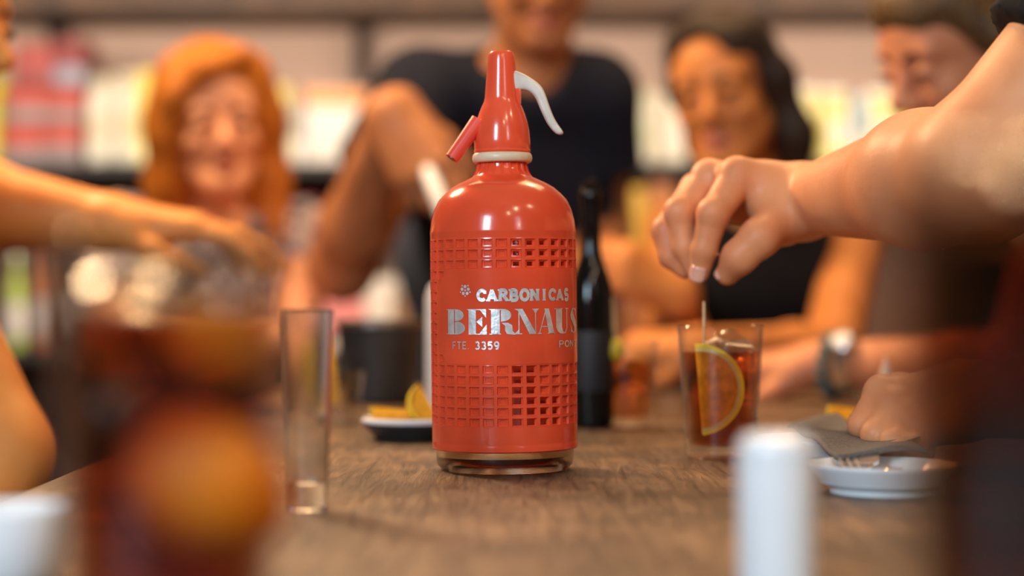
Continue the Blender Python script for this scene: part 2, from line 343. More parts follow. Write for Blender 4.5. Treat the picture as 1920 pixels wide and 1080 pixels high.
# ------------------------------------------------------------------ smooth solids (people, hair, cloth)
class Sdf:
    def __init__(s): s.ops = []
    def cone(s, a, b, ra, rb, k=0.012, sub=False, clip=False):
        s.ops.append(('c', np.array(a, float), np.array(b, float), ra, rb, k, sub, clip)); return s
    def chain(s, pts, rad, k=0.012):
        for i in range(len(pts) - 1): s.cone(pts[i], pts[i + 1], rad[i], rad[i + 1], k)
        return s
    def ell(s, c, r, rot=None, k=0.02, sub=False):
        rm = np.eye(3) if rot is None else np.array(rot.to_3x3().transposed())
        s.ops.append(('e', np.array(c, float), np.array(r, float), rm, 0, k, sub, False)); return s
    def ball(s, c, r, k=0.01, sub=False): return s.cone(c, np.array(c, float) + 1e-4, r, r, k, sub)
    def half(s, point, normal):          # keep the side the normal points away from
        s.ops.append(('h', np.array(point, float), np.array(normal, float) / np.linalg.norm(normal), 0, 0, 0, False, False)); return s
    def bounds(s):
        lo, hi = np.full(3, 1e9), np.full(3, -1e9)
        for o in s.ops:
            if o[6] or o[0] == 'h': continue
            if o[0] == 'c':
                for p, r in ((o[1], o[3]), (o[2], o[4])): lo = np.minimum(lo, p - r); hi = np.maximum(hi, p + r)
            else:
                r = np.abs(o[3].T) @ o[2]
                lo = np.minimum(lo, o[1] - r); hi = np.maximum(hi, o[1] + r)
        return lo - 0.03, hi + 0.03
    def eval(s, Q):
        d = np.full(len(Q), 10.0, np.float32); Q = Q.astype(np.float32)
        for o in s.ops:
            if o[0] == 'c':
                a, b, ra, rb = o[1].astype(np.float32), (o[2] - o[1]).astype(np.float32), o[3], o[4]
                q = Q - a; bb = float(b @ b) + 1e-12
                t = np.clip((q @ b) / bb, 0, 1)
                e = np.sqrt(((q - t[:, None] * b) ** 2).sum(1)) - (ra + (rb - ra) * t)
                if o[7]:
                    n = b / math.sqrt(bb); e = np.maximum(e, (Q - o[2].astype(np.float32)) @ n)
            elif o[0] == 'e':
                q = (Q - o[1].astype(np.float32)) @ o[3].T.astype(np.float32); r = o[2].astype(np.float32)
                k0 = np.sqrt(((q / r) ** 2).sum(1)); k1 = np.sqrt(((q / (r * r)) ** 2).sum(1)) + 1e-9
                e = k0 * (k0 - 1) / k1
            else:
                d = np.maximum(d, (Q - o[1].astype(np.float32)) @ o[2].astype(np.float32)); continue
            k = o[5]
            if o[6]:
                h = np.clip(0.5 - 0.5 * (d + e) / k, 0, 1); d = d + (-e - d) * h + k * h * (1 - h)
            else:
                h = np.clip(0.5 + 0.5 * (e - d) / k, 0, 1); d = e + (d - e) * h - k * h * (1 - h)
        return d
    def mesh(s, vox, B=6):
        lo, hi = s.bounds()
        nb = np.ceil((hi - lo) / (vox * B)).astype(int) + 1
        n = nb * B + 1
        g = np.stack(np.meshgrid(*[np.arange(k) for k in nb], indexing='ij'), -1).reshape(-1, 3)
        cen = lo + (g + 0.5) * B * vox
        dc = s.eval(cen)
        D = np.repeat(np.repeat(np.repeat(np.where(dc < 0, -1.0, 1.0).astype(np.float32).reshape(nb), B, 0), B, 1), B, 2)
        D = np.pad(D, ((0, 1),) * 3, mode='edge')
        act = g[np.abs(dc) < B * vox * 1.15 + 0.012]
        off = np.stack(np.meshgrid(*[np.arange(B + 1)] * 3, indexing='ij'), -1).reshape(-1, 3)
        for i in range(0, len(act), 1500):
            idx = (act[i:i + 1500, None, :] * B + off[None]).reshape(-1, 3)
            D[idx[:, 0], idx[:, 1], idx[:, 2]] = s.eval(lo + idx * vox)
        S = D < 0
        c = np.zeros(tuple(np.array(S.shape) - 1), np.int8)
        cs = [(i, j, k) for i in (0, 1) for j in (0, 1) for k in (0, 1)]
        sl = lambda i, j, k: (slice(i, S.shape[0] - 1 + i), slice(j, S.shape[1] - 1 + j), slice(k, S.shape[2] - 1 + k))
        for q in cs: c += S[sl(*q)]
        cell = np.argwhere((c > 0) & (c < 8))
        ids = np.full(c.shape, -1, np.int32); ids[cell[:, 0], cell[:, 1], cell[:, 2]] = np.arange(len(cell))
        acc = np.zeros((len(cell), 3)); cnt = np.zeros(len(cell))
        val = {q: D[cell[:, 0] + q[0], cell[:, 1] + q[1], cell[:, 2] + q[2]] for q in cs}
        for q in cs:
            for ax in range(3):
                if q[ax] == 0:
                    r = list(q); r[ax] = 1; a, b = val[q], val[tuple(r)]
                    m = (a < 0) != (b < 0); t = np.where(m, a / np.where(a == b, 1, a - b), 0)
                    p = np.array(q, float)[None].repeat(len(cell), 0); p[:, ax] += t
                    acc[m] += p[m]; cnt[m] += 1
        V = lo + (cell + acc / np.maximum(cnt, 1)[:, None]) * vox
        F = []
        for ax in range(3):
            u, v = (ax + 1) % 3, (ax + 2) % 3
            s0 = [slice(None)] * 3; s1 = [slice(None)] * 3; s0[ax] = slice(0, -1); s1[ax] = slice(1, None)
            a, b = S[tuple(s0)], S[tuple(s1)]
            e = np.argwhere(a != b)
            e = e[(e[:, u] > 0) & (e[:, v] > 0) & (e[:, u] < c.shape[u]) & (e[:, v] < c.shape[v])]
            inside = a[e[:, 0], e[:, 1], e[:, 2]]
            def cid(du, dv):
                x = e.copy(); x[:, u] += du; x[:, v] += dv
                return ids[x[:, 0], x[:, 1], x[:, 2]]
            q = np.stack([cid(-1, -1), cid(0, -1), cid(0, 0), cid(-1, 0)], 1)
            q[~inside] = q[~inside][:, ::-1]
            F.append(q[(q >= 0).all(1)])
        F = np.concatenate(F)
        # pull the vertices onto the surface
        h = vox * 0.4; d0 = s.eval(V)
        G = np.stack([s.eval(V + np.eye(3)[k] * h) - d0 for k in range(3)], 1) / h
        gl = np.maximum((G ** 2).sum(1), 0.25)
        st = np.clip(d0 / gl, -vox * 0.7, vox * 0.7)
        V = V - G * st[:, None]
        return V, F
def sdf_obj(name, S, vox, mats, parent=None, fmat=None):
    V, F = S.mesh(vox)
    org = np.array(parent.location) if parent is not None else np.zeros(3)
    me = bpy.data.meshes.new(name)
    me.vertices.add(len(V)); me.vertices.foreach_set('co', (V - org).astype(np.float32).ravel())
    me.loops.add(len(F) * 4); me.loops.foreach_set('vertex_index', F.astype(np.int32).ravel())
    me.polygons.add(len(F)); me.polygons.foreach_set('loop_start', np.arange(0, len(F) * 4, 4, dtype=np.int32))
    try: me.polygons.foreach_set('loop_total', np.full(len(F), 4, np.int32))
    except Exception: pass
    for m in (mats if isinstance(mats, (list, tuple)) else [mats]): me.materials.append(m)
    me.polygons.foreach_set('use_smooth', np.ones(len(F), bool))
    if fmat is not None:
        me.polygons.foreach_set('material_index', fmat(V[F].mean(1)).astype(np.int32))
    me.update(calc_edges=True); me.validate()
    o = bpy.data.objects.new(name, me); link(o, parent)
    return o

# ------------------------------------------------------------------ room
def structure(name, c, s, m):
    o = box(name, c, s, m, bevel=0.0, smooth=False); return tag(o, kind='structure')
structure('floor', (0, 1.0, -0.05), (7.2, 8.2, 0.1), M['floor'])
structure('ceiling', (0, 1.0, 2.85), (7.2, 8.2, 0.1), M['ceiling'])
structure('wall_back', (0, 4.70, 1.4), (7.2, 0.1, 2.9), M['plaster'])
structure('wall_left', (-3.6, 1.0, 1.4), (0.1, 8.2, 2.9), M['plaster'])
structure('wall_right', (3.6, 1.0, 1.4), (0.1, 8.2, 2.9), M['plaster'])
structure('baseboard_back', (0, 4.64, 0.06), (7.0, 0.02, 0.12), M['black_wood'])

# ------------------------------------------------------------------ wall shelving
SY, SD = 4.47, 0.32                       # shelf centre and depth
SF = SY - SD / 2                          # front edge
zc = lambda py, D=SF: CZ - (py - 540) / FPX * D
xc = lambda px, D=SF: (px - 960) / FPX * D
Z1 = zc(305); Z2 = zc(655); Z0 = zc(18)
sh = thing('wall_shelving', 'long dark wall shelving with wooden boards along the back wall behind everyone', 'shelving', (0, SY, 0))
box('shelf_board', (0, 0, Z0 + 0.03), (5.4, SD, 0.06), M['shelf_wood'], sh, 0.003)
box('shelf_board', (0, 0, Z1 - 0.012), (5.4, SD, 0.024), M['black_wood'], sh, 0.003)
box('shelf_board', (0, 0, Z2 - 0.015), (5.4, SD, 0.03), M['black_wood'], sh, 0.003)
box('shelf_board', (0, 0, 0.3), (5.4, SD, 0.03), M['black_wood'], sh, 0.003)
box('back_panel', (0, SD / 2 + 0.008, (Z1 + 0.1) / 2 - 0.03), (5.4, 0.016, Z1 - 0.06), M['dark_plaster'], sh, 0.001)
for x in (-2.65, -1.085, -0.36, 0.415, 1.12, 2.65):
    box('upright', (x, SD / 2 - 0.02, 0.9), (0.035, 0.035, 1.8), M['black_wood'], sh, 0.003)
    tube('bracket', [(x, SD / 2 - 0.03, Z0 - 0.11), (x, 0.02, Z0 - 0.006)], 0.008, M['black_wood'], sh, 6)
    tube('bracket', [(x, SD / 2 - 0.03, Z1 - 0.14), (x, 0.02, Z1 - 0.03)], 0.008, M['black_wood'], sh, 6)

def shelf_x(px0, px1): return xc(px0, SF + 0.03), xc(px1, SF + 0.03)
pk = {}
def flat(name, c, rough=0.5): 
    if name not in pk: pk[name] = mat(name, c, rough, 0.10, 14, 0.05, 60)
    return pk[name]
def carton(label, px0, px1, py0, py1, c, band=None, name='carton', cat='box', group=None, depth=0.16, band_at=(0.0, 0.4), y=None, lid=None):
    x0, x1 = shelf_x(px0, px1); z0, z1 = zc(py1, SF + .03), zc(py0, SF + .03)
    y = SF + 0.03 + depth / 2 if y is None else y
    t = thing(name, label, cat, ((x0 + x1) / 2, y, z0), (0, 0, random.uniform(-.04, .04)), group)
    wd, h = x1 - x0 - 0.002, z1 - z0
    box('carton_body', (0, 0, h / 2), (wd, depth, h), c, t, 0.003)
    if band is not None:
        box('printed_band', (0, 0, h * (band_at[0] + band_at[1]) / 2), (wd + .002, depth + .002, h * (band_at[1] - band_at[0])), band, t, 0.001)
    if lid is not None:
        box('lid', (0, 0, h - 0.008), (wd + .006, depth + .006, 0.02), lid, t, 0.002)
    return t
def bag(label, px0, px1, py0, py1, m, m2=None, depth=0.11, group=None, seed=0, name='paper_bag', cat='bag'):
    """a stuffed, crumpled upright packet with a pinched top seam"""
    x0, x1 = shelf_x(px0, px1); z0, z1 = zc(py1, SF + .03), zc(py0, SF + .03)
    t = thing(name, label, cat, ((x0 + x1) / 2, SF + .04 + depth / 2, z0), (0, 0, random.uniform(-.1, .1)), group)
    rnd = random.Random(seed); V, F = [], []; n, mrow = 24, 12; wd, h = (x1 - x0) / 2 - .002, z1 - z0
    for j in range(mrow + 1):
        tt = j / mrow
        dp = depth / 2 * (1 - max(0, (tt - .72) / .28) ** 1.5 * .93) * (0.9 + .1 * math.sin(tt * 9))
        for i in range(n):
            a = 2 * math.pi * i / n; ca, sa = math.cos(a), math.sin(a)
            ex = abs(ca) ** .55 * (1 if ca > 0 else -1); ey = abs(sa) ** .55 * (1 if sa > 0 else -1)
            jt = 1 + rnd.uniform(-.05, .05)
            V.append((wd * ex * jt * (1 - .05 * tt), dp * ey * jt, h * tt))
    for j in range(mrow):
        for i in range(n):
            k = (i + 1) % n; F.append((j * n + i, j * n + k, (j + 1) * n + k, (j + 1) * n + i))
    F.append(tuple(range(n - 1, -1, -1))); F.append(tuple(mrow * n + i for i in range(n)))
    mesh_obj('bag_body', V, F, m, t)
    if m2 is not None:
        box('paper_label', (0, -depth / 2 - .002, h * .42), (wd * 1.1, .004, h * .36), m2, t, .001)
    box('top_seam', (0, 0, h + .004), (wd * 1.9, .006, .016), m2 or m, t, .001)
    return t
def shelf_bottle(label, px, py0, py1, rpx, m, mlabel, mcap, group=None):
    z0, z1 = zc(py1, SF + .05), zc(py0, SF + .05); r = rpx / FPX * SF; h = z1 - z0
    t = thing('bottle', label, 'bottle', (xc(px, SF + .05), SF + .06 + r, z0), group=group)
    lathe_obj('bottle_body', [(0, 0), (r * .92, 0), (r, .008), (r, h * .55), (r * .85, h * .64), (r * .36, h * .76), (r * .33, h * .93), (0, h * .93)], m, t, 24)
    lathe_obj('cap', [(0, h), (r * .38, h), (r * .4, h * .9), (0, h * .9)], mcap, t, 18)
    lathe_obj('paper_label', [(r + .0008, h * .12), (r + .0016, h * .13), (r + .0016, h * .45), (r + .0008, h * .46)], mlabel, t, 24)
    return t
cr, cm, cg = flat('red_card', (0.40, 0.034, 0.010)), flat('maroon_card', (0.20, 0.020, 0.018)), flat('grey_white_card', (0.24, 0.19, 0.185))
cy1, cy2 = flat('yellow_card', (0.80, 0.62, 0.10)), flat('pale_yellow_card', (0.86, 0.80, 0.36))
cw, cgw = flat('white_card', (0.82, 0.80, 0.74)), flat('greenish_white_bag', (0.80, 0.80, 0.68))
cor, cbl, cpk, cmg = flat('orange_card', (0.85, 0.35, 0.10)), flat('pale_blue_card', (0.42, 0.56, 0.68)), flat('pink_card', (0.85, 0.30, 0.30)), flat('magenta_card', (0.55, 0.03, 0.10))
ctn, cbr, cgn, cgy = flat('tan_card', (0.45, 0.26, 0.15)), flat('brown_card', (0.30, 0.10, 0.03)), flat('light_green_card', (0.45, 0.62, 0.12)), flat('grey_card', (0.36, 0.33, 0.32))
# upper shelf, from the left
carton('red carton with pale lower band, bottom left of the red stack on upper shelf', 4, 78, 231, 305, cr, cg)
carton('red carton with pale lower band, bottom right of the red stack on upper shelf', 80, 152, 231, 305, cr, cg, band_at=(0, .46))
carton('red carton with pale lower band, middle left of the red stack', 8, 80, 166, 230, cr, cg, band_at=(0, .48))
carton('red carton with pale lower band, middle right of the red stack', 82, 156, 166, 230, cr, cg, band_at=(0, .42))
carton('dull red carton, top left of the red stack by the upright', 26, 98, 84, 165, flat('dull_red_card', (0.33, .04, .03)), cm, band_at=(0, .35))
carton('dark maroon carton with pale blue grey band, topmost of the red stack', 100, 158, 72, 165, cm, flat('blue_grey_card', (0.26, .28, .35)), band_at=(0.06, .42))
bag('rumpled white bag with beige label beside the red cartons', 158, 206, 150, 305, cgw, flat('beige_label', (.70, .62, .42)), seed=1)
bag('rumpled white bag standing against the yellow carton', 208, 254, 142, 305, cgw, flat('beige_label', (.70, .62, .42)), seed=2)
carton('tall yellow carton beside white bags, left of the red-haired woman', 258, 300, 132, 305, cy1, cy2, band_at=(.0, .2))
bag('yellow packet behind the head of the red-haired woman', 380, 450, 150, 305, cy1, None, seed=9, name='snack_packet', cat='packet')
carton('pale yellow carton just right of the red-haired woman', 492, 545, 160, 305, cy2, cy1, band_at=(.8, .97))
carton('slim grey carton between the pale yellow and white cartons', 548, 566, 172, 305, cgy, cw, band_at=(.0, .3))
carton('wide white carton with orange top beside the man in navy', 570, 688, 166, 305, cw, cor, band_at=(.76, .98))
carton('white carton half hidden behind the shoulder of the man in navy', 700, 790, 178, 305, cw, cy2, band_at=(.0, .25))
bag('bulging white bag with green print right of the man in navy', 1168, 1232, 176, 305, cgw, flat('pale_green_label', (.55, .66, .40)), seed=3)
bag('bulging white bag beside the dark-haired woman', 1234, 1296, 186, 305, cgw, cw, seed=4)
bag('yellow and white packet just right of the dark-haired woman', 1486, 1542, 168, 305, cy2, cw, seed=5, name='snack_packet', cat='packet')
bag('yellow packet with white label, second right of the dark-haired woman', 1544, 1600, 172, 305, cy2, cw, seed=6, name='snack_packet', cat='packet')
carton('slim pale blue carton between the yellow packets', 1603, 1627, 180, 305, cbl, cw, band_at=(0, .4))
bag('pale yellow packet right of the slim blue carton', 1630, 1690, 174, 305, cy2, cw, seed=7, name='snack_packet', cat='packet')
bag('bright yellow packet near the face of the profile woman', 1692, 1745, 196, 305, cy1, cy2, seed=8, name='snack_packet', cat='packet')
bag('yellow green packet at the left edge of upper shelf', -60, 0, 150, 305, flat('yellow_green_card', (.62, .58, .04)), None, seed=12, name='snack_packet', cat='packet')
# lower shelf
shelf_bottle('light green bottle on lower shelf beside the left arm', 26, 470, 655, 17, cgn, cw, cgw)
shelf_bottle('dark bottle on lower shelf beside the light green bottle', 78, 450, 655, 22, cbr, cgy, cm)
shelf_bottle('dark bottle on lower shelf left of the red-haired woman', 150, 420, 655, 24, M['black_glaze'], cgy, cm)
shelf_bottle('magenta bottle on lower shelf right of the red-haired woman', 578, 372, 655, 22, cmg, cpk, cmg)
carton('pink carton on lower shelf behind the elbow of the man in navy', 600, 680, 535, 655, cpk, cw, band_at=(.0, .2))
carton('white carton on lower shelf behind the elbow of the man in navy', 684, 738, 522, 655, cw, cgy, band_at=(.0, .12))
carton('tan carton on lower shelf behind the man in navy', 742, 792, 480, 655, ctn, cw, band_at=(.6, .9))
carton('yellow tin on lower shelf right of the man in navy', 1166, 1214, 352, 655, flat('mustard_tin', (.55, .34, .02)), cbr, band_at=(.0, .45), name='tin', cat='tin')
carton('rust brown carton on lower shelf beside the yellow tin', 1217, 1266, 340, 655, cbr, flat('rust_card', (.45, .16, .03)), band_at=(.55, .95))
carton('dark brown carton on lower shelf behind the dark-haired woman', 1270, 1340, 420, 655, flat('dark_brown_card', (.09, .05, .03)), cbr, band_at=(.6, .8))

# ------------------------------------------------------------------ table
TX0, TX1, TY0, TY1 = -0.316, 0.47, -0.25, 2.55
tb = thing('dining_table', 'long dark weathered wooden table running away from the camera', 'table', ((TX0 + TX1) / 2, (TY0 + TY1) / 2, 0))
hx, hy = (TX1 - TX0) / 2, (TY1 - TY0) / 2
box('table_top', (0, 0, TZ - 0.02), (2 * hx, 2 * hy, 0.04), M['wood'], tb, 0.004)
for sx in (-1, 1):
    box('apron', (sx * (hx - 0.08), 0, TZ - 0.085), (0.025, 2 * hy - 0.3, 0.09), M['wood_edge'], tb, 0.003)
for sy in (-1, 1):
    box('apron', (0, sy * (hy - 0.12), TZ - 0.085), (2 * hx - 0.2, 0.025, 0.09), M['wood_edge'], tb, 0.003)
for sx in (-1, 1):
    for sy in (-1, 1):
        box('leg', (sx * (hx - 0.08), sy * (hy - 0.13), (TZ - .04) / 2), (0.07, 0.07, TZ - 0.04), M['wood_edge'], tb, 0.005)

def stool(label, x, y):
    t = thing('bar_stool', label, 'stool', (x, y, 0))
    lathe_obj('seat', [(0, .445), (.165, .445), (.175, .452), (.175, .468), (.165, .475), (0, .475)], M['wood_edge'], t, 32)
    for k in range(4):
        a = R(45 + 90 * k); c, s = math.cos(a), math.sin(a)
        tube('leg', [(c * .19, s * .19, 0), (c * .13, s * .13, .447)], .014, M['dark_metal'], t, 8)
    V, F = lathe([(.168, .16), (.174, .166), (.168, .172), (.162, .166)], 32, True)
    mesh_obj('foot_ring', V, F, M['dark_metal'], t)
    return t

# ------------------------------------------------------------------ people
def Tm(loc, yaw=0, pitch=0, roll=0, s=1.0):
    """head frame: face looks along local -y; yaw>0 turns the face to +x, pitch>0 looks down, roll leans the head sideways"""
    return Matrix.Translation(loc) @ Matrix.Rotation(R(yaw), 4, 'Z') @ Matrix.Rotation(R(roll), 4, 'Y') @ Matrix.Rotation(R(pitch), 4, 'X') @ Matrix.Diagonal((s, s, s, 1))
def rot_of(T): return T.to_3x3().normalized()
def head(S, T, neck_to, neck_r=0.055, smile=0.0, nose=1.0, jaw=1.0):
    L = lambda x, y, z: np.array(T @ Vector((x, y, z)))
    s = T.to_scale()[0]; ro = rot_of(T)
    E = lambda c, r, k, sub=False: S.ell(L(*c), np.array(r) * s, ro, k, sub)
    C = lambda a, b, ra, rb, k, sub=False: S.cone(L(*a), L(*b), ra * s, rb * s, k, sub)
    E((0, .014, .036), (.073, .092, .083), .02)
    E((0, -.030, -.040), (.056 * jaw, .058, .076), .03)
    E((0, -.052, .040), (.058, .040, .045), .03)                       # forehead
    for q in (-1, 1):
        C((q * .054 * jaw, .004, -.046), (q * .020, -.070, -.096), .020, .016, .025)     # jaw line
        E((q * .036, -.066, -.028), (.024, .020, .020), .02)                       # cheek
    C((-.012, -.078, -.100), (.012, -.078, -.100), .016, .016, .02)                # chin
    C((-.040, -.079, .021), (.040, -.079, .021), .011, .011, .014)                 # brow ridge
    for q in (-1, 1): S.ball(L(q * .033, -.105, .001), .0185 * s, .014, True)       # eye socket
    C((0, -.086, .012), (0, -.107 - .006 * (nose - 1), -.030), .0075, .0125 * nose, .010)
    for q in (-1, 1): S.ball(L(q * .0125, -.098, -.034), .0088 * s * nose, .007)
    for q in (-1, 1): C((q * .010, -.104, -.041), (q * .009, -.103, -.050), .0035, .003, .004, True)   # nostril
    mz = -.066
    for q in (-1, 1):                                                             # lips
        C((0, -.0955, mz + .006), (q * .024, -.084, mz + .003 + smile), .0068, .0036, .005)
        C((0, -.0945, mz - .007), (q * .022, -.084, mz - .003 + smile), .0080, .0040, .005)
        C((0, -.1035, mz), (q * .027, -.092, mz + .001 + smile), .0016, .0016, .004, True)
        S.ball(L(q * .033, -.0815, -.002), .0142 * s, .004)                       # lidded eye bulge
    for q in (-1, 1): E((q * .033, -.098, -.0035), (.0115, .012, .0030), .002, True)     # slit between the lids
    for q in (-1, 1):
        E((q * .076, .012, -.008), (.010, .020, .031), .008)
        E((q * .086, .010, -.006), (.006, .011, .018), .006, True)
    S.cone(L(0, .020, -.060), neck_to, neck_r * s, neck_r * s * 1.08, .03)
def face_bits(T, parent, m_hair, eyes=True, m_brow=None):
    L = lambda x, y, z: (T @ Vector((x, y, z))) - Vector(parent.location)
    s = T.to_scale()[0]
    for q in (-1, 1):
        if eyes:
            bm = bmesh.new(); bmesh.ops.create_uvsphere(bm, u_segments=20, v_segments=12, radius=.0128 * s)
            ax = (T.to_3x3() @ Vector((0, -1, -.15))).normalized()
            bm.normal_update()
            for f in bm.faces:
                if f.calc_center_median().normalized().dot(ax) > .74: f.material_index = 1
            e = bm_obj('eye', bm, [M['sclera'], M['iris']], parent, loc=L(q * .033, -.0822, -.003))
        tube('eyelashes', [L(q * .021, -.0950, -.0035), L(q * .028, -.0985, -.0005), L(q * .037, -.0980, -.0005), L(q * .045, -.0925, -.0040)], [.0010 * s, .0019 * s, .0021 * s, .0010 * s], M['hair_black'], parent, 6)
        pts = [L(q * .014, -.0925, .018), L(q * .026, -.0915, .0235), L(q * .040, -.083, .022), L(q * .051, -.070, .014)]
        tube('eyebrow', pts, [.0036 * s, .0048 * s, .0042 * s, .0018 * s], m_brow or m_hair, parent, 8)
def lip_fmat(T):
    inv = np.array(T.inverted())
    def f(c):
        l = c @ inv[:3, :3].T + inv[:3, 3]
        e = ((l[:, 0] / .025) ** 2 + ((l[:, 2] + .067) / .0135) ** 2 < 1) & (l[:, 1] < -.085)
        return e.astype(int)
    return f
FING = {  # across, forward, lengths, radii
    'index': (.027, .090, (.043, .026, .021), (.0102, .0092, .0082, .0066)),
    'middle': (.008, .094, (.047, .030, .022), (.0104, .0094, .0084, .0068)),
    'ring': (-.011, .089, (.043, .028, .021), (.0098, .0088, .0080, .0064)),
    'pinky': (-.029, .080, (.034, .020, .018), (.0088, .0078, .0070, .0056))}
def hand(S, W, d, n, t, curl, thumb_open=0.5, sc_=1.0, wr=.024, nails=None):
    """palm from wrist W along d, back of the hand facing n, thumb on side t; curl = bends at the three joints, in degrees"""
    W, d, n, t = [np.array(v, float) for v in (W, d, n, t)]
    d = d / np.linalg.norm(d); n = n - d * (n @ d); n /= np.linalg.norm(n)
    t = t - d * (t @ d) - n * (t @ n); t /= np.linalg.norm(t)
    for i, (nm, (ac, fw, ln, rd)) in enumerate(FING.items()):
        mcp = W + (d * fw + t * ac - n * (.004 if nm in ('index', 'ring') else .008 if nm == 'pinky' else 0)) * sc_
        S.cone(W + t * ac * .45 * sc_, mcp, wr * .80 * sc_, .0135 * sc_, .018)
        cu = curl[i] if isinstance(curl[0], (tuple, list)) else curl
        A, p = 0, mcp
        spread = t * ac * 1.1
        for j in range(3):
            A += R(cu[j]); v = d * math.cos(A) - n * math.sin(A) + spread * math.cos(A); v /= np.linalg.norm(v)
            q = p + v * ln[j] * sc_
            S.cone(p, q, rd[j] * sc_, rd[j + 1] * sc_, .007 if j == 0 else .0035); p = q
        if nails is not None:
            up = n * math.cos(A) + d * math.sin(A); nails.append((p + up * rd[3] * .75 * sc_ - v * .002, v, up))
    c0 = W + (d * .022 + t * .020 - n * .006) * sc_
    v1 = d * .72 + t * (.35 + .55 * thumb_open) - n * .38; v1 /= np.linalg.norm(v1)
    c1 = c0 + v1 * .044 * sc_
    v2 = d * .85 + t * (.05 + .55 * thumb_open) - n * .36; v2 /= np.linalg.norm(v2)
    c2 = c1 + v2 * .033 * sc_
    v3 = d * .93 + t * (-.15 + .5 * thumb_open) - n * .30; v3 /= np.linalg.norm(v3)
    c3 = c2 + v3 * .025 * sc_
    S.cone(W, c0, wr * .8 * sc_, .017 * sc_, .012)
    S.cone(c0, c1, .0165 * sc_, .0125 * sc_, .012); S.cone(c1, c2, .0122 * sc_, .0108 * sc_, .005); S.cone(c2, c3, .0108 * sc_, .0082 * sc_, .004)
def arm(S, sh_, el, wr, r=(.052, .043, .040, .026), k=.02):
    sh_, el, wr = np.array(sh_), np.array(el), np.array(wr)
    S.cone(sh_, el, r[0], r[1], k)
    mid = el + (wr - el) * .28
    S.cone(el, mid, r[1] * .96, r[2] * 1.06, k); S.cone(mid, wr, r[2] * 1.06, r[3], k)
def bust(S, neck, shl, shr, chest, grow=0.0, k=.03, r=.058):
    """shoulder yoke and rib cage; chest is the centre of the ribs"""
    S.cone(np.array(neck) + (0, 0, -.03), np.array(shl), .062 + grow, r + grow, k); S.cone(np.array(neck) + (0, 0, -.03), np.array(shr), .062 + grow, r + grow, k)
    S.cone(np.array(neck) + (0, 0, -.05), np.array(chest), .085 + grow, .125 + grow, k)
def legs_sitting(parent, hip, f, m_tr=None, seat=.475):
    f = np.array(f, float); f /= np.linalg.norm(f); sd = np.array((-f[1], f[0], 0)); hip = np.array(hip, float)
    S = Sdf(); shs = []
    S.cone(hip - sd * .07 + (0, 0, 0), hip + sd * .07, .125, .125, .03)
    for q in (-1, 1):
        h0 = hip + sd * q * .085; kn = h0 + f * .40 + sd * q * .03 + (0, 0, .01); ak = kn + f * .02; ak[2] = .10
        S.cone(h0, kn, .088, .064, .03); S.cone(kn, ak, .062, .046, .02)
        sh = Sdf(); shs.append(sh)
        sh.cone(ak + f * -.02 + (0, 0, -.045), ak + f * .16 + (0, 0, -.062), .042, .036, .02)
        sh.cone(ak + (0, 0, -.04), ak + (0, 0, .0), .046, .042, .02)
    sdf_obj('trousers', S, .012, m_tr or M['denim'], parent)
    for sh in shs: sh.half((0, 0, .003), (0, 0, -1)); sdf_obj('shoe', sh, .010, M['shoe'], parent)
def person_body(label, S, vox, m, base, fmat=None):
    V_parent = bpy.data.objects.new('tmp', None); V_parent.location = base
    o = sdf_obj('person', S, vox, m, None, fmat)
    me = o.data; me.transform(Matrix.Translation(-Vector(base))); o.location = base
    bpy.data.objects.remove(V_parent)
    return tag(o, label, 'person')
A = np.array

# --- red-haired woman, end of the table on the left
T = Tm(P(402, 232, 3.0), yaw=17, pitch=4, roll=-4, s=.95)
neck, chest, hip = P(395, 412, 3.03), P(390, 560, 3.05), A((-.48, 3.10, .55))
shl, shr = P(222, 432, 3.03), P(558, 440, 3.06)
S = Sdf(); head(S, T, A(neck), .050, smile=.006, jaw=1.0)
bust(S, neck, shl, shr, chest, -.014)
wl, wr_ = P(330, 640, 2.80), P(500, 640, 2.72)
arm(S, shl, P(215, 640, 2.98), wl, (.042, .038, .036, .024)); arm(S, shr, P(560, 650, 2.95), wr_, (.042, .038, .036, .024))
hand(S, wl, (1, -.2, -.05), (0, -.2, 1), (0, -1, 0), (30, 40, 25), .3, .92, .021)
hand(S, wr_, (-1, -.2, -.05), (0, -.2, 1), (0, -1, 0), (30, 40, 25), .3, .92, .021)
pB = person_body('woman with long copper red hair and a print blouse, smiling by the shelves', S, .0038, [M['skin_fair'], M['lip']], (-.48, 3.10, 0), lip_fmat(T))
face_bits(T, pB, M['hair_red'], m_brow=M['hair_brow'])
H = Sdf(); L = lambda x, y, z: A(T @ Vector((x, y, z))); ro = rot_of(T)
H.ell(L(0, .020, .046), (.089, .098, .092), ro)
H.ell(L(0, .055, -.09), (.088, .055, .15), ro, .03)
for q in (-1, 1):
    H.chain([L(q * .062, -.030, .078), L(q * .080, -.012, .0), L(q * .086, .0, -.10), L(q * .088, -.012, -.19), L(q * .080, -.03, -.24)], [.026, .023, .024, .024, .010], .05)
H.chain([L(.035, -.070, .105), L(-.02, -.082, .088), L(-.066, -.060, .045), L(-.083, -.035, -.02), L(-.083, -.030, -.10)], [.022, .020, .020, .018, .016], .02)     # swept fringe
H.ell(L(.010, -.108, -.045), (.064, .072, .112), ro, .012, True)
sdf_obj('hair', H, .0055, M['hair_red'], pB)
S = Sdf(); bust(S, neck, shl, shr, chest, -.006); S.cone(chest, hip, .122, .135, .04)
S.cone(shl, P(214, 545, 3.0), .054, .056, .02, clip=True); S.cone(shr, P(566, 548, 3.03), .054, .056, .02, clip=True)
S.ell(A(P(400, 395, 2.96)), (.060, .075, .055), None, .015, True)
sdf_obj('blouse', S, .007, M['blouse'], pB)
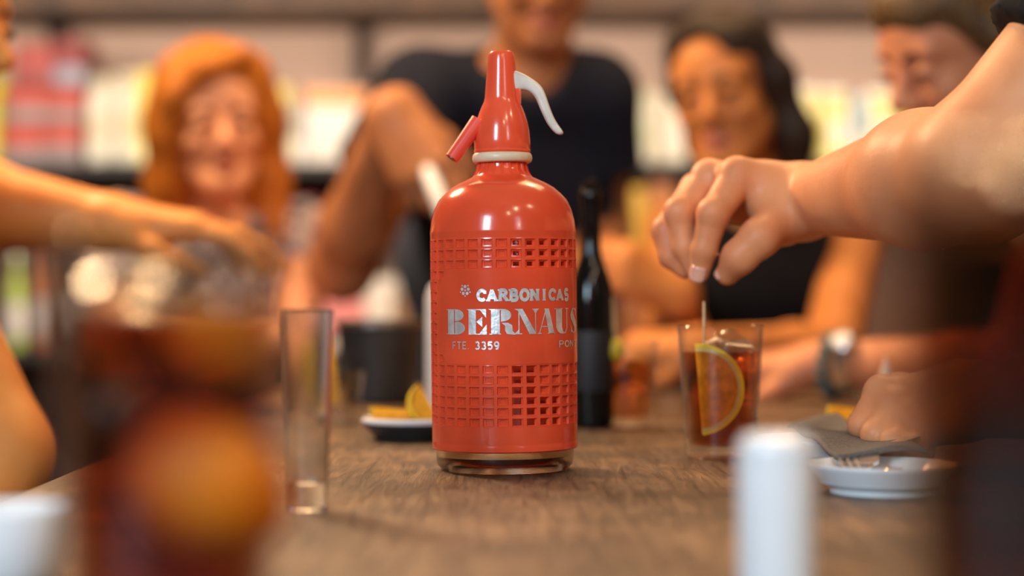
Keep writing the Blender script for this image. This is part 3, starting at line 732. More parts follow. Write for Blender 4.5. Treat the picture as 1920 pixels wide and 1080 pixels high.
legs_sitting(pB, hip, (0.05, -1, 0))
stool('stool under the red-haired woman', -.48, 3.10)

# --- man in navy, standing and leaning over the end of the table
T = Tm(P(1010, -66, 2.98), yaw=4, pitch=22, roll=-3)
neck, chest, hip = P(995, 128, 3.10), P(965, 330, 3.20), A((.0, 3.46, .93))
shl, shr = P(790, 178, 3.08), P(1112, 182, 3.12)
el, wr_ = P(640, 500, 2.92), P(738, 214, 2.70)
S = Sdf(); head(S, T, A(neck), .060, jaw=1.12, nose=1.15)
bust(S, neck, shl, shr, chest, -.004)
arm(S, shl, el, wr_, (.060, .052, .049, .033))
d = A(P(800, 250, 2.56)) - A(wr_)
hand(S, wr_, (.42, -.40, -.80), (-.25, -.90, .20), (.85, -.10, .40), ((12, 58, 50), (16, 64, 50), (20, 68, 50), (26, 70, 50)), .15, 1.12, .031)
el2, wr2 = P(1128, 430, 3.22), P(1078, 560, 3.02)
arm(S, shr, el2, wr2, (.058, .050, .046, .031))
hand(S, wr2, (-.7, -.2, -.5), (.1, -1, .2), (-.2, -.3, 1), (25, 35, 20), .3, 1.05, .03)
pC = person_body('man in navy t-shirt bending over the table, gripping a long pale utensil', S, .0038, [M['skin_man'], M['lip']], (0, 3.46, 0), lip_fmat(T))
face_bits(T, pC, M['hair_black'])
H = Sdf(); L = lambda x, y, z: A(T @ Vector((x, y, z))); ro = rot_of(T)
H.ell(L(0, .024, .050), (.083, .094, .087), ro); H.ell(L(0, -.034, .066), (.068, .066, .056), ro, .02); H.ell(L(0, .05, -.02), (.074, .052, .06), ro, .02)
H.ell(L(0, -.115, -.045), (.075, .080, .10), ro, .012, True)
sdf_obj('hair', H, .007, M['hair_black'], pC)
S = Sdf(); bust(S, neck, shl, shr, chest, .010); S.cone(chest, hip, .145, .150, .05)
S.cone(chest + Vector((-.07, 0, -.02)), hip + A((-.05, 0, 0)), .11, .11, .05); S.cone(chest + Vector((.07, 0, -.02)), hip + A((.05, 0, 0)), .11, .11, .05)
es = A(shl) + (A(el) - A(shl)) * .46; S.cone(shl, es, .076, .082, .03, clip=True)
es = A(shr) + (A(el2) - A(shr)) * .50; S.cone(shr, es, .074, .076, .03, clip=True)
S.cone(A(P(985, 60, 3.02)), A(P(1042, 172, 2.95)), .088, .034, .012, True)       # v-neck
sdf_obj('t_shirt', S, .007, M['navy'], pC)
S = Sdf(); shs = []
S.cone(hip + A((-.06, 0, 0)), hip + A((.06, 0, 0)), .150, .150, .04)
for q in (-1, 1):
    kn = A((hip[0] + q * .10, 3.42, .50)); an = A((hip[0] + q * .12, 3.46, .10))
    S.cone(hip + A((q * .09, 0, -.04)), kn, .095, .068, .03); S.cone(kn, an, .066, .050, .02)
    sh = Sdf(); shs.append(sh)
    sh.cone(an + (0, 0, -.04), an + (0, -.17, -.062), .046, .038, .02); sh.cone(an, an + (0, 0, -.04), .045, .048, .02)
sdf_obj('trousers', S, .012, M['denim'], pC)
for sh in shs: sh.half((0, 0, .003), (0, 0, -1)); sdf_obj('shoe', sh, .01, M['shoe'], pC)
# pale-handled knife in his fist, pointing down behind the siphon
ua, ub = A(P(808, 334, 2.60)), A(P(934, 640, 2.44))
t = thing('serving_knife', 'pale handled knife held point down in the fist of the man in navy', 'knife', tuple(ub))
dr = (ua - ub)
tube('handle', [dr * .70, dr * .72, dr * .84, dr * 1.0, dr * 1.06], [.0085, .0120, .0105, .0110, .0080], M['utensil'], t, 12)
tube('blade', [dr * .0, dr * .10, dr * .30, dr * .71], [.0010, .0070, .0105, .0105], M['steel'], t, 8, flat=.18)
# --- dark-haired woman, end of the table on the right
T = Tm(P(1362, 172, 2.86), yaw=-24, pitch=8, roll=-7)
neck, chest, hip = P(1428, 372, 2.95), P(1415, 540, 2.96), A((.37, 3.0, .55))
shl, shr = P(1262, 436, 2.95), P(1612, 442, 2.95)
S = Sdf(); head(S, T, A(neck), .051, jaw=1.0)
bust(S, neck, shl, shr, chest, -.014)
el1, w1 = P(1262, 640, 2.78), P(1272, 556, 2.56)
el2, w2 = P(1556, 672, 2.70), P(1312, 655, 2.47)
arm(S, shl, el1, w1, (.042, .040, .037, .025)); arm(S, shr, el2, w2, (.046, .042, .040, .027))
hand(S, w1, (-.75, -.3, .45), (-.35, -.7, .6), (.5, -.5, .7), (45, 60, 35), .3, .95, .022)
hand(S, w2, (-.98, -.15, .05), (.0, -.45, .9), (-.1, -.9, -.4), (30, 45, 30), .4, .95, .023)
pD = person_body('woman with dark shoulder-length hair and black top, forearm across the table', S, .0038, [M['skin_dark'], M['lip']], (.37, 3.0, 0), lip_fmat(T))
face_bits(T, pD, M['hair_dark'])
H = Sdf(); L = lambda x, y, z: A(T @ Vector((x, y, z))); ro = rot_of(T)
H.ell(L(0, .026, .042), (.081, .092, .087), ro); H.ell(L(0, -.034, .066), (.068, .066, .056), ro, .02)
H.ell(L(0, .055, -.06), (.076, .048, .105), ro, .03)
H.chain([L(.058, -.035, .082), L(.084, -.010, .01), L(.092, .006, -.08), L(.090, .006, -.165)], [.020, .022, .026, .016], .03)
H.chain([L(-.056, -.020, .078), L(-.072, .008, .01), L(-.068, .034, -.07), L(-.060, .04, -.11)], [.016, .014, .012, .008], .03)
H.ell(L(-.010, -.124, -.018), (.062, .088, .124), ro, .016, True)
sdf_obj('hair', H, .0055, M['hair_dark'], pD)
S = Sdf(); bust(S, neck, P(1300, 420, 2.95), P(1565, 425, 2.95), chest, -.004, r=.044); S.cone(chest, hip, .128, .135, .04)
S.cone(chest + Vector((-.05, -.03, .0)), chest + Vector((.05, -.03, .0)), .100, .100, .03)
S.ell(A(P(1425, 375, 2.86)), (.062, .085, .050), None, .015, True)
sdf_obj('tank_top', S, .007, M['black'], pD)
legs_sitting(pD, hip, (-.05, -1, 0))
stool('stool under the dark-haired woman', .37, 3.0)

# --- woman in profile at the right side of the table
T = Tm(P(1806, 92, 2.30), yaw=-66, pitch=22, roll=4)
neck, chest, hip = A((.635, 2.34, 1.04)), A((.665, 2.34, .87)), A((.72, 2.36, .55))
shn, shf = A((.625, 2.17, .995)), A((.655, 2.53, .995))
eln, wn = A((.560, 2.11, .792)), A((.356, 2.24, .791))
S = Sdf(); head(S, T, neck, .050)
bust(S, neck, shn, shf, chest, -.014)
arm(S, shn, eln, wn, (.044, .040, .037, .026)); arm(S, shf, (.69, 2.50, .77), (.56, 2.36, .66), (.044, .040, .036, .026))
hand(S, wn, (-1, .35, -.05), (0, -.25, 1), (-.2, -.9, -.3), (22, 38, 25), .4, .95, .023)
hand(S, (.56, 2.36, .66), (-.9, -.4, -.1), (0, 0, 1), (-.3, .9, 0), (20, 30, 20), .4, .95, .023)
pE = person_body('woman in profile looking down, streaked hair pulled back, beside the reaching arm', S, .0036, [M['skin_right'], M['lip']], (.72, 2.36, 0), lip_fmat(T))
face_bits(T, pE, M['hair_dark'])
H = Sdf(); L = lambda x, y, z: A(T @ Vector((x, y, z))); ro = rot_of(T)
H.ell(L(0, .026, .046), (.084, .092, .086), ro); H.ell(L(0, -.034, .066), (.068, .066, .056), ro, .02); H.ell(L(0, .060, -.02), (.074, .052, .07), ro, .03)
H.chain([L(0, .10, .03), L(0, .15, .02), L(0, .16, -.05), L(0, .13, -.14)], [.045, .045, .036, .016], .02)
for q in (-1, 1): H.chain([L(q * .06, -.045, .07), L(q * .078, -.01, .02), L(q * .076, .03, -.02)], [.018, .018, .016], .02)
H.ell(L(0, -.124, -.044), (.074, .088, .106), ro, .022, True)
sdf_obj('hair', H, .0055, M['hair_light'], pE)
S = Sdf(); bust(S, neck, shn, shf, chest, -.004); S.cone(chest, hip, .125, .135, .04)
S.cone(shn, shn + (eln - shn) * .35, .054, .056, .02, clip=True); S.cone(shf, shf + (A((.69, 2.50, .77)) - shf) * .35, .054, .056, .02, clip=True)
sdf_obj('t_shirt', S, .008, M['black'], pE)
legs_sitting(pE, hip, (-1, .0, 0))
stool('stool under the woman in profile', .72, 2.36)
# bracelet and watch on her near wrist
def bracelet(name, label, cat, c, ax, r, rt, m):
    t = thing(name, label, cat, tuple(c), Vector(ax).to_track_quat('Z', 'Y').to_euler())
    n = 16
    for k in range(n):
        a = 2 * math.pi * k / n
        bm = bmesh.new(); bmesh.ops.create_icosphere(bm, subdivisions=1, radius=rt)
        if k == 0:
            first = bm_obj('bead', bm, m, t, loc=(r * math.cos(a), r * math.sin(a), 0), sharp=False)
        else:
            bm.free(); b = first.copy(); COL.objects.link(b); b.parent = t; b.location = (r * math.cos(a), r * math.sin(a), 0)
    return t
fa = Vector(wn - eln).normalized()
bracelet('bead_bracelet', 'teal bead bracelet on the forearm of the woman in profile', 'bracelet', wn - A(fa) * .020, fa, .034, .0072, M['teal'])
wq = Vector(fa).to_track_quat('Z', 'Y').to_euler()
wt = thing('wristwatch', 'steel wristwatch beside the teal bead bracelet', 'watch', tuple(wn - A(fa) * .042), wq)
V, F = lathe([(.0325, -.008), (.0355, -.008), (.0355, .008), (.0325, .008)], 32, True); mesh_obj('strap', V, F, M['steel'], wt, smooth=False)
inv = wt.rotation_euler.to_matrix().inverted(); fd = inv @ Vector((.1, -.75, .65)); fd.z = 0; fd.normalize()
ctr = fd * .037
def disc(name, rr, th, m, at):
    V, F = lathe([(0, -th), (rr, -th), (rr * 1.03, 0), (rr, th), (0, th)], 24); q = fd.to_track_quat('Z', 'Y').to_matrix()
    return mesh_obj(name, [q @ Vector(v) + at for v in V], F, m, wt)
disc('watch_case', .0155, .0045, M['steel'], ctr); disc('watch_face', .0125, .0010, M['porcelain'], ctr + fd * .0045)

# --- person at the left edge reaching over the table
T = Tm(P(-172, 42, 1.95), yaw=78, pitch=6)
neck, chest, hip = A((-.665, 1.96, 1.05)), A((-.70, 1.96, .88)), A((-.74, 1.96, .55))
shn, shf = A((-.60, 1.76, .99)), A((-.66, 2.13, 1.0))
eln, wn = P(-2, 850, 1.72), A((-.52, 1.62, .585))
elf, wf = P(-150, 372, 2.17), P(205, 418, 2.14)
S = Sdf(); head(S, T, neck, .052)
bust(S, neck, shn, shf, chest, -.012)
arm(S, shn, eln, wn, (.056, .047, .040, .027)); arm(S, shf, elf, wf, (.050, .050, .050, .031))
hand(S, wf, (1, -.02, -.02), (.05, -.15, 1), (.1, -1, -.1), ((14, 20, 14), (12, 18, 14), (16, 22, 14), (22, 26, 14)), .35, 1.05, .027)
hand(S, wn, (.2, .9, -.3), (.9, -.2, .3), (0, .2, 1), (20, 30, 20), .3, 1.0, .026)
pA = person_body('tanned person at the left edge stretching one bare arm over the table', S, .0034, [M['skin_left'], M['lip']], (-.74, 1.96, 0), lip_fmat(T))
face_bits(T, pA, M['hair_dark'])
H = Sdf(); L = lambda x, y, z: A(T @ Vector((x, y, z))); ro = rot_of(T)
H.ell(L(0, .026, .046), (.084, .096, .088), ro); H.ell(L(0, -.034, .066), (.068, .066, .056), ro, .02); H.ell(L(0, .06, -.05), (.078, .055, .10), ro, .03)
H.ell(L(0, -.112, -.045), (.08, .080, .108), ro, .014, True)
sdf_obj('hair', H, .008, M['hair_dark'], pA)
S = Sdf(); bust(S, neck, A((-.63, 1.82, .995)), A((-.67, 2.10, 1.0)), chest, -.002, r=.05); S.cone(chest, hip, .130, .14, .04)
sdf_obj('tank_top', S, .009, M['grey_top'], pA)
legs_sitting(pA, hip, (1, .05, 0))
stool('stool under the person at the left edge', -.74, 1.96)

# --- person at the right edge: one hand over the cola glass, the other on the plates
neck, chest, hip = A((.60, 1.13, 1.16)), A((.66, 1.13, .93)), A((.74, 1.13, .55))
sh1, sh2 = P(2240, -140, 1.27), A((.60, .95, 1.075))
el1, w1 = P(1840, 318, 1.28), A(P(1505, 378, 1.515))
el2, w2 = A((.505, 1.16, .835)), A((.352, 1.375, .800))
T = Tm((.53, 1.14, 1.30), yaw=-80, pitch=12)
S = Sdf(); head(S, T, neck, .056)
bust(S, neck, sh1, sh2, chest, -.006)
arm(S, sh1, el1, w1, (.056, .046, .043, .0255))
# the reaching hand, joint by joint
I_ = [P(1382, 334, 1.497), P(1337, 405, 1.478), P(1320, 468, 1.480), P(1311, 512, 1.486)]
M_ = [P(1330, 338, 1.520), P(1275, 402, 1.503), P(1284, 462, 1.500), P(1302, 504, 1.500)]
R_ = [P(1306, 356, 1.545), P(1248, 432, 1.522), P(1258, 480, 1.516), P(1284, 506, 1.512)]
K_ = [P(1300, 380, 1.565), P(1252, 450, 1.545), P(1266, 488, 1.536), P(1288, 506, 1.530)]
U_ = [P(1468, 408, 1.490), P(1424, 446, 1.466), P(1386, 482, 1.468), P(1364, 513, 1.478)]
for J, rr in ((I_, .0148), (M_, .0148), (R_, .0142), (K_, .013)): S.cone(w1, J[0], .0235, rr, .014)
S.cone(w1, U_[0], .0240, .0205, .012); S.cone(A(I_[0]) * .55 + w1 * .45, U_[0], .018, .016, .014)
S.chain(I_, [.0140, .0119, .0103, .0078], .003); S.chain(M_, [.0138, .0119, .0102, .0076], .003)
S.chain(R_, [.0130, .0110, .0094, .0072], .003); S.chain(K_, [.0114, .0098, .0084, .0066], .003)
S.chain(U_, [.0190, .0150, .0132, .0092], .005)
for J in (I_, M_): S.ball(A(J[0]) + (0, -.002, .004), .0118, .008); S.ball(A(J[1]) + (-.001, -.003, .003), .0108, .006)
S.cone(A(I_[0]) + (.012, 0, .006), w1 + A((0, 0, .016)), .0040, .0040, .010); S.cone(A(M_[0]) + (.014, 0, .006), w1 + A((.002, .008, .016)), .0038, .0036, .010)   # tendons
S.ball(w1 + A((.004, .016, .012)), .012, .012)
# the second hand, fist on the plates
w2 = A(P(1800, 752, 1.40))
arm(S, sh2, el2, w2, (.056, .044, .041, .0265))
G_ = [[P(1654, 742, 1.408), P(1617, 796, 1.392), P(1622, 828, 1.402), P(1640, 838, 1.420)],
      [P(1674, 770, 1.392), P(1642, 814, 1.374), P(1652, 838, 1.388), P(1672, 842, 1.406)],
      [P(1702, 794, 1.380), P(1676, 830, 1.362), P(1688, 846, 1.378), P(1706, 846, 1.396)],
      [P(1728, 812, 1.372), P(1710, 838, 1.356), P(1722, 850, 1.370), P(1738, 848, 1.386)]]
for J, q in zip(G_, (1, 1, .95, .86)):
    S.cone(w2, J[0], .023, .0138 * q, .014); S.chain(J, [.0128 * q, .0106 * q, .0090 * q, .0072 * q], .003)
    S.ball(A(J[0]) + (-.001, -.003, .004), .0112 * q, .006)
    S.cone(A(J[0]) + (.004, 0, .006), w2 + (0, -.008, .016), .0042, .0036, .008)
S.chain([w2, P(1690, 742, 1.455), P(1640, 790, 1.460), P(1606, 822, 1.462)], [.022, .0165, .0120, .0088], .006)
pF = person_body('person at the right edge reaching an arm across, fingers above the cola glass', S, .0024, [M['skin_arm'], M['lip']], (.74, 1.13, 0), lip_fmat(T))
face_bits(T, pF, M['hair_dark'])
def nail(tip, prev, out, parent, r=.0068):
    tip, prev, out = Vector(tip), Vector(prev), Vector(out)
    z = (tip - prev).normalized(); y = (out - z * out.dot(z)).normalized(); x = y.cross(z)
    V, F = [], []; n = 7
    for j in range(n):
        for i in range(n):
            u, v = i / (n - 1) * 2 - 1, j / (n - 1) * 2 - 1
            wdt = 1 - .35 * max(0, abs(v) - .5) * 2
            ang = u * wdt * .95
            V.append(tip + z * (v * .0062 - .001) + x * math.sin(ang) * r + y * (math.cos(ang) * r * 1.09) - Vector(parent.location))
    for j in range(n - 1):
        for i in range(n - 1): F.append((j * n + i, j * n + i + 1, (j + 1) * n + i + 1, (j + 1) * n + i))
    o = mesh_obj('fingernail', V, F, M['nail'], parent); md = o.modifiers.new('thick', 'SOLIDIFY'); md.thickness = .0008
    return o
nail(I_[3], I_[2], (-.28, -.95, -.05), pF, .0078)
nail(U_[3], U_[2], (-.80, -.45, .35), pF, .0078)
H = Sdf(); L = lambda x, y, z: A(T @ Vector((x, y, z))); ro = rot_of(T)
H.ell(L(0, .026, .046), (.084, .096, .088), ro); H.ell(L(0, -.034, .066), (.068, .066, .056), ro, .02); H.ell(L(0, .05, -.02), (.074, .052, .06), ro, .03)
H.ell(L(0, -.112, -.045), (.08, .080, .108), ro, .014, True)
sdf_obj('hair', H, .008, M['hair_dark'], pF)
S = Sdf(); bust(S, neck, sh1, sh2, chest, .006); S.cone(chest, hip, .140, .145, .04)
S.cone(sh1, A(sh1) + (A(el1) - A(sh1)) * .60, .074, .066, .02, clip=True); S.cone(sh2, A(sh2) + (A(el2) - A(sh2)) * .45, .074, .068, .02, clip=True)
sdf_obj('t_shirt', S, .007, M['black'], pF)
legs_sitting(pF, hip, (-1, .0, 0))
stool('stool under the person at the right edge', .74, 1.13)

# ------------------------------------------------------------------ things on the table
def on_table(px, D): return ((px - 960) / FPX * D, D, TZ)

# --- soda siphon
SB = (-0.0049, 1.387, TZ)
sb = thing('soda_siphon', 'red plastic-sleeved soda siphon bottle with pale lever, standing alone at the middle of the table', 'soda siphon', SB, (0, R(-0.55), 0))
RO = 0.0525
# glass: thick base and body wall
lathe_obj('glass_base', [(0, .0035), (.030, .0030), (.041, .0002), (.0455, .0006), (.0490, .0045), (.0498, .0095), (.0498, .0172), (.0462, .0172), (.0458, .0110), (.0415, .0072), (.030, .0062), (0, .0070)], M['siphon_glass'], sb, 96)
lathe_obj('glass_body', [(.0488, .0176), (.0490, .05), (.0490, .168), (.0472, .184), (.0400, .196), (.0285, .205), (.0285, .2035), (.0395, .1942), (.0462, .183), (.0478, .168), (.0478, .0176)], M['inner_glass'], sb, 64, closed=True)
tube('dip_tube', [(0, 0, .016), (0, 0, .205)], .003, M['cream'], sb, 10)
NC, NR, ZB, ZT = 32, 18, .0335, .1662
PH = (ZT - ZB) / NR; CW = 2 * math.pi / NC; OFF = R(-1.0)
LT0, LT1, LZ0, LZ1 = R(-61), R(104), ZT - 12 * PH, ZT - 3 * PH
cut_t, cut_z = R(14), 1.9 * PH
def in_panel(t, z):
    if not (LT0 < t < LT1 and LZ0 < z < LZ1): return False
    du = min(t - LT0, LT1 - t) / cut_t; dz = min(z - LZ0, LZ1 - z) / cut_z
    return du + dz > 1
def cyl(t, z, r): return (r * math.sin(t), -r * math.cos(t), z)
V, F = [], []
def loop6(t0, t1, z0, z1, r):
    n = len(V); tm = (t0 + t1) / 2
    for t, z in ((t0, z0), (tm, z0), (t1, z0), (t1, z1), (tm, z1), (t0, z1)): V.append(cyl(t, z, r))
    return list(range(n, n + 6))
def bridge(a, b):
    for i in range(6): j = (i + 1) % 6; F.append((a[i], a[j], b[j], b[i]))
for c in range(NC):
    tc_ = OFF + c * CW
    if tc_ > math.pi: tc_ -= 2 * math.pi
    for r_ in range(NR):
        z0 = ZB + r_ * PH; z1 = z0 + PH; t0, t1 = tc_ - CW / 2, tc_ + CW / 2
        if in_panel(tc_, (z0 + z1) / 2):
            a = loop6(t0, t1, z0, z1, RO); F.append((a[0], a[1], a[4], a[5])); F.append((a[1], a[2], a[3], a[4])); continue
        up_ = r_ >= NR - 3
        ins = lambda f: (t0 + CW * f, t1 - CW * f, z0 + PH * f * 1.05, z1 - PH * f * 1.05)
        a = loop6(t0, t1, z0, z1, RO); b = loop6(*ins(.115), RO + .0001)
        d_ = loop6(*ins(.165), RO - .0013); e_ = loop6(*ins(.275 if up_ else .20), RO - .0015); f_ = loop6(*ins(.285 if up_ else .21), RO - .0030)
        bridge(a, b); bridge(b, d_)
        open_ = R(4) < tc_ < R(78) if up_ else (R(4) < tc_ < R(30) or (R(30) < tc_ < R(50) and r_ < 3))
        if r_ >= 6 and not up_: open_ = False
        if open_: bridge(d_, e_); bridge(e_, f_)
        else:
            g_ = loop6(*ins(.27), RO - .0014); h_ = loop6(*ins(.30), RO - .0019); bridge(d_, g_); bridge(g_, h_)
            F.append((h_[0], h_[1], h_[4], h_[5])); F.append((h_[1], h_[2], h_[3], h_[4]))
def band(prof):
    n = 128; base = len(V)
    for r, z in prof:
        for i in range(n): V.append(cyl(2 * math.pi * i / n, z, r))
    for k in range(len(prof) - 1):
        for i in range(n):
            j = (i + 1) % n; F.append((base + k * n + i, base + k * n + j, base + (k + 1) * n + j, base + (k + 1) * n + i))
band([(.0500, .0172), (.0500, .0162), (.0518, .0158), (.0526, .0166), (.0526, .0205), (.0524, .0212), (RO, .0222), (RO, ZB)])
band([(RO, ZT), (RO, .1692), (.0527, .1704), (.0526, .1718), (.0517, .1795), (.0496, .1874), (.0461, .1946), (.0420, .1990), (.0375, .2030), (.0322, .2062), (.0262, .2090), (.0222, .2108), (.0197, .2132), (.0181, .2158), (.0173, .2184), (.0170, .2216)])
bm = bmesh.new(); vs = [bm.verts.new(v) for v in V]
for f in F: bm.faces.new([vs[i] for i in f])
bmesh.ops.remove_doubles(bm, verts=bm.verts, dist=1e-5)
sleeve = bm_obj('plastic_sleeve', bm, M['red'], sb)

def flat_to_cyl(name, polys, m, parent, r, step=.0022):
    """flat outlines (u along the wall, z up) wrapped round the bottle as thin foil"""
    bm = bmesh.new()
    for pl in polys:
        vs = [bm.verts.new((u, 0, z)) for u, z in pl]
        try: bm.faces.new(vs)
        except ValueError: continue
    us = [v.co.x for v in bm.verts]; x = min(us) + step
    while x < max(us):
        bmesh.ops.bisect_plane(bm, geom=bm.verts[:] + bm.edges[:] + bm.faces[:], plane_co=(x, 0, 0), plane_no=(1, 0, 0)); x += step
    bmesh.ops.triangulate(bm, faces=bm.faces[:])
    for v in bm.verts: v.co = cyl(v.co.x / RO, v.co.z, r)
    for f in bm.faces: f.normal_update()
    me = bpy.data.meshes.new(name); 
    for f in bm.faces:
        c = f.calc_center_median()
        if f.normal.x * c.x + f.normal.y * c.y < 0: f.normal_flip()
        f.smooth = True
    bm.to_mesh(me); bm.free(); me.materials.append(m)
    o = bpy.data.objects.new(name, me); link(o, parent); return o
us0, us1 = LT0 * RO, LT1 * RO; cu, cz_ = cut_t * RO, cut_z
oct_ = [(us0 + cu, LZ0), (us1 - cu, LZ0), (us1 - cu * .4, LZ0 + cz_ * .45), (us1, LZ0 + cz_ * 1.1), (us1, LZ1 - cz_ * 1.1), (us1 - cu * .4, LZ1 - cz_ * .45), (us1 - cu, LZ1), (us0 + cu, LZ1), (us0 + cu * .4, LZ1 - cz_ * .45), (us0, LZ1 - cz_ * 1.1), (us0, LZ0 + cz_ * 1.1), (us0 + cu * .4, LZ0 + cz_ * .45)]
panel = flat_to_cyl('label_panel', [oct_], M['red'], sb, RO + .00035)

def rc(x0, y0, x1, y1): return [(x0, y0), (x1, y0), (x1, y1), (x0, y1)]
def ellp(cx, cy, rx, ry, a0=0, a1=360, n=20): return [(cx + rx * math.cos(R(a0 + (a1 - a0) * i / n)), cy + ry * math.sin(R(a0 + (a1 - a0) * i / n))) for i in range(n + (0 if a1 - a0 >= 360 else 1))]
def arcpoly(cx, cy, rx, ry, a0, a1, n=10): return [(cx + rx * math.cos(R(a0 + (a1 - a0) * i / n)), cy + ry * math.sin(R(a0 + (a1 - a0) * i / n))) for i in range(n + 1)]
def stroke(pts, wd, out):
    for (x0, y0), (x1, y1) in zip(pts[:-1], pts[1:]):
        l = math.hypot(x1 - x0, y1 - y0) or 1e-6; nx, ny = -(y1 - y0) / l * wd / 2, (x1 - x0) / l * wd / 2
        out.append([(x0 + nx, y0 + ny), (x0 - nx, y0 - ny), (x1 - nx, y1 - ny), (x1 + nx, y1 + ny)])
    for x, y in pts[1:-1]: out.append(ellp(x, y, wd / 2, wd / 2, n=10))
# fat-face capitals with hairline serifs
FAT = {
 'B': [rc(.06, 0, .40, 1), [(-.04, 1), (.06, .96), (.06, 1)], rc(-.02, 0, .1, .035), [(.44, .53)] + arcpoly(.52, .765, .34, .235, -90, 90) + [(.44, 1)], [(.44, 0)] + arcpoly(.54, .255, .38, .255, -90, 90) + [(.44, .48)], rc(.4, .965, .5, 1), rc(.4, 0, .5, .035)],
 'E': [rc(.06, 0, .42, 1), [(-.04, 1), (.06, .96), (.06, 1)], rc(.4, .965, .9, 1), [(.62, .965), (.9, .965), (.9, .66)], [(.44, .5), (.72, .70), (.72, .30)], rc(.4, 0, .92, .035), [(.58, .035), (.92, .40), (.92, .035)]],
 'R': [rc(.04, 0, .34, 1), [(-.05, 1), (.04, .96), (.04, 1)], rc(-.02, 0, .38, .035), [(.38, .50)] + arcpoly(.46, .76, .27, .24, -90, 90) + [(.38, 1)], rc(.3, .965, .42, 1), [(.40, .46), (.62, .46), (.76, .36), (.78, .12), (.86, .04), (1.0, .20), (.98, .02), (.84, -.02), (.58, .02), (.52, .14), (.52, .34)]],
 'N': [rc(.12, 0, .16, .95), rc(.02, 0, .28, .035), [(-.06, 1), (.30, 1), (.92, 0), (.60, 0), (.10, .92)], rc(.86, .05, .90, 1), rc(.74, .965, 1.04, 1), [(.86, .82), (.90, .82), (1.02, 1), (.76, 1)]],
 'A': [[(.04, 0), (.09, 0), (.44, .86), (.41, .94)], [(.36, 1), (.64, 1), (.98, 0), (.62, 0)], rc(.2, .27, .70, .305), rc(-.04, 0, .2, .035), rc(.56, 0, 1.02, .035)],
 'U': [[(.08, 1), (.46, 1), (.46, .26), (.52, .10), (.58, .035), (.50, -.02), (.34, 0), (.18, .08), (.08, .24)], rc(-.02, .965, .52, 1), [(.54, .035), (.66, .06), (.78, .22), (.78, 1), (.84, 1), (.84, .2), (.72, .0), (.50, -.02)], rc(.7, .965, .94, 1)],
 'S': [[(.16, .86), (.30, .98), (.5, 1.0), (.5, .97), (.40, .92), (.40, .80), (.84, .46), (.9, .26), (.82, .08), (.62, -.01), (.5, 0), (.5, .03), (.58, .08), (.58, .22), (.14, .56), (.08, .72)], [(.5, 1.0), (.74, .96), (.8, 1), (.84, .66), (.70, .88), (.5, .97)], [(.5, 0), (.24, .04), (.14, 0), (.10, .36), (.26, .12), (.5, .03)]]}
# plain skeleton letters for the smaller lines
SK = {
 'C': [arcpoly(.5, .5, .38, .40, 45, 315, 14), [(.78, .62), (.78, .9)]], 'A': [[(.10, .04), (.46, .94)], [(.44, .94), (.84, .04)], [(.24, .32), (.72, .32)]],
 'R': [[(.22, .04), (.22, .96)], [(.22, .92)] + arcpoly(.52, .71, .24, .21, 90, -90, 8) + [(.22, .50)], [(.50, .48), (.86, .06)]],
 'B': [[(.22, .04), (.22, .96)], [(.22, .92)] + arcpoly(.50, .72, .22, .20, 90, -90, 8) + [(.22, .52)], [(.22, .50)] + arcpoly(.54, .28, .24, .22, 90, -90, 8) + [(.22, .06)]],
 'O': [arcpoly(.5, .5, .36, .42, 0, 360, 18)], 'N': [[(.18, .04), (.18, .96)], [(.18, .94), (.80, .06)], [(.80, .04), (.80, .96)]], 'I': [[(.5, .04), (.5, .96)]],
 'S': [arcpoly(.5, .70, .26, .24, 30, 250, 9) + arcpoly(.5, .28, .28, .24, 80, -150, 10)],
 'F': [[(.22, 0), (.22, .94)], [(.22, .92), (.80, .92)], [(.22, .5), (.68, .5)]], 'T': [[(.5, 0), (.5, .94)], [(.12, .92), (.88, .92)]],
 'E': [[(.22, 0), (.22, .98)], [(.22, .92), (.82, .92)], [(.22, .5), (.72, .5)], [(.22, .07), (.82, .07)]], '.': [[(.2, .04), (.2, .16)]],
 '3': [arcpoly(.46, .72, .27, .21, 150, -80, 9), arcpoly(.46, .28, .31, .23, 80, -150, 10)], '5': [[(.80, .92), (.26, .92), (.22, .52)] + arcpoly(.46, .32, .32, .27, 110, -140, 10)],
 '9': [arcpoly(.48, .66, .30, .27, 0, 360, 14), [(.78, .66), (.76, .36), (.62, .10), (.34, .05)]], 'P': [[(.22, 0), (.22, .96)], [(.22, .92)] + arcpoly(.54, .69, .27, .23, 90, -90, 8) + [(.22, .46)]]}
def place(polys, u0, u1, z0, z1): return [[(u0 + x * (u1 - u0), z0 + y * (z1 - z0)) for x, y in p] for p in polys]
def skel(word, u0, u1, z0, z1, wd, slab=False):
    n = len(word); pw = (u1 - u0) / n; out = []
    for i, ch in enumerate(word):
        if ch == ' ': continue
        pl = []
        for s_ in SK[ch]: stroke(s_, wd, pl)
        if slab and ch in 'ARNBI':
            for x0 in {'A': (.08, .84), 'R': (.2, .86), 'N': (.18, .80), 'B': (.2,), 'I': (.5,)}[ch]: pl.append(rc(x0 - .19, 0, x0 + .19, .13))
            for x0 in {'A': (), 'R': (.18,), 'N': (.14, .80), 'B': (.18,), 'I': (.5,)}[ch]: pl.append(rc(x0 - .19, .87, x0 + .19, 1))
        out += place(pl, u0 + i * pw, u0 + (i + 1) * pw, z0, z1)
    return out
th_ = lambda px: math.asin(max(-1, min(1, (px - 944.5) / 137.0))) * RO
LR = RO + .0007
polys = []
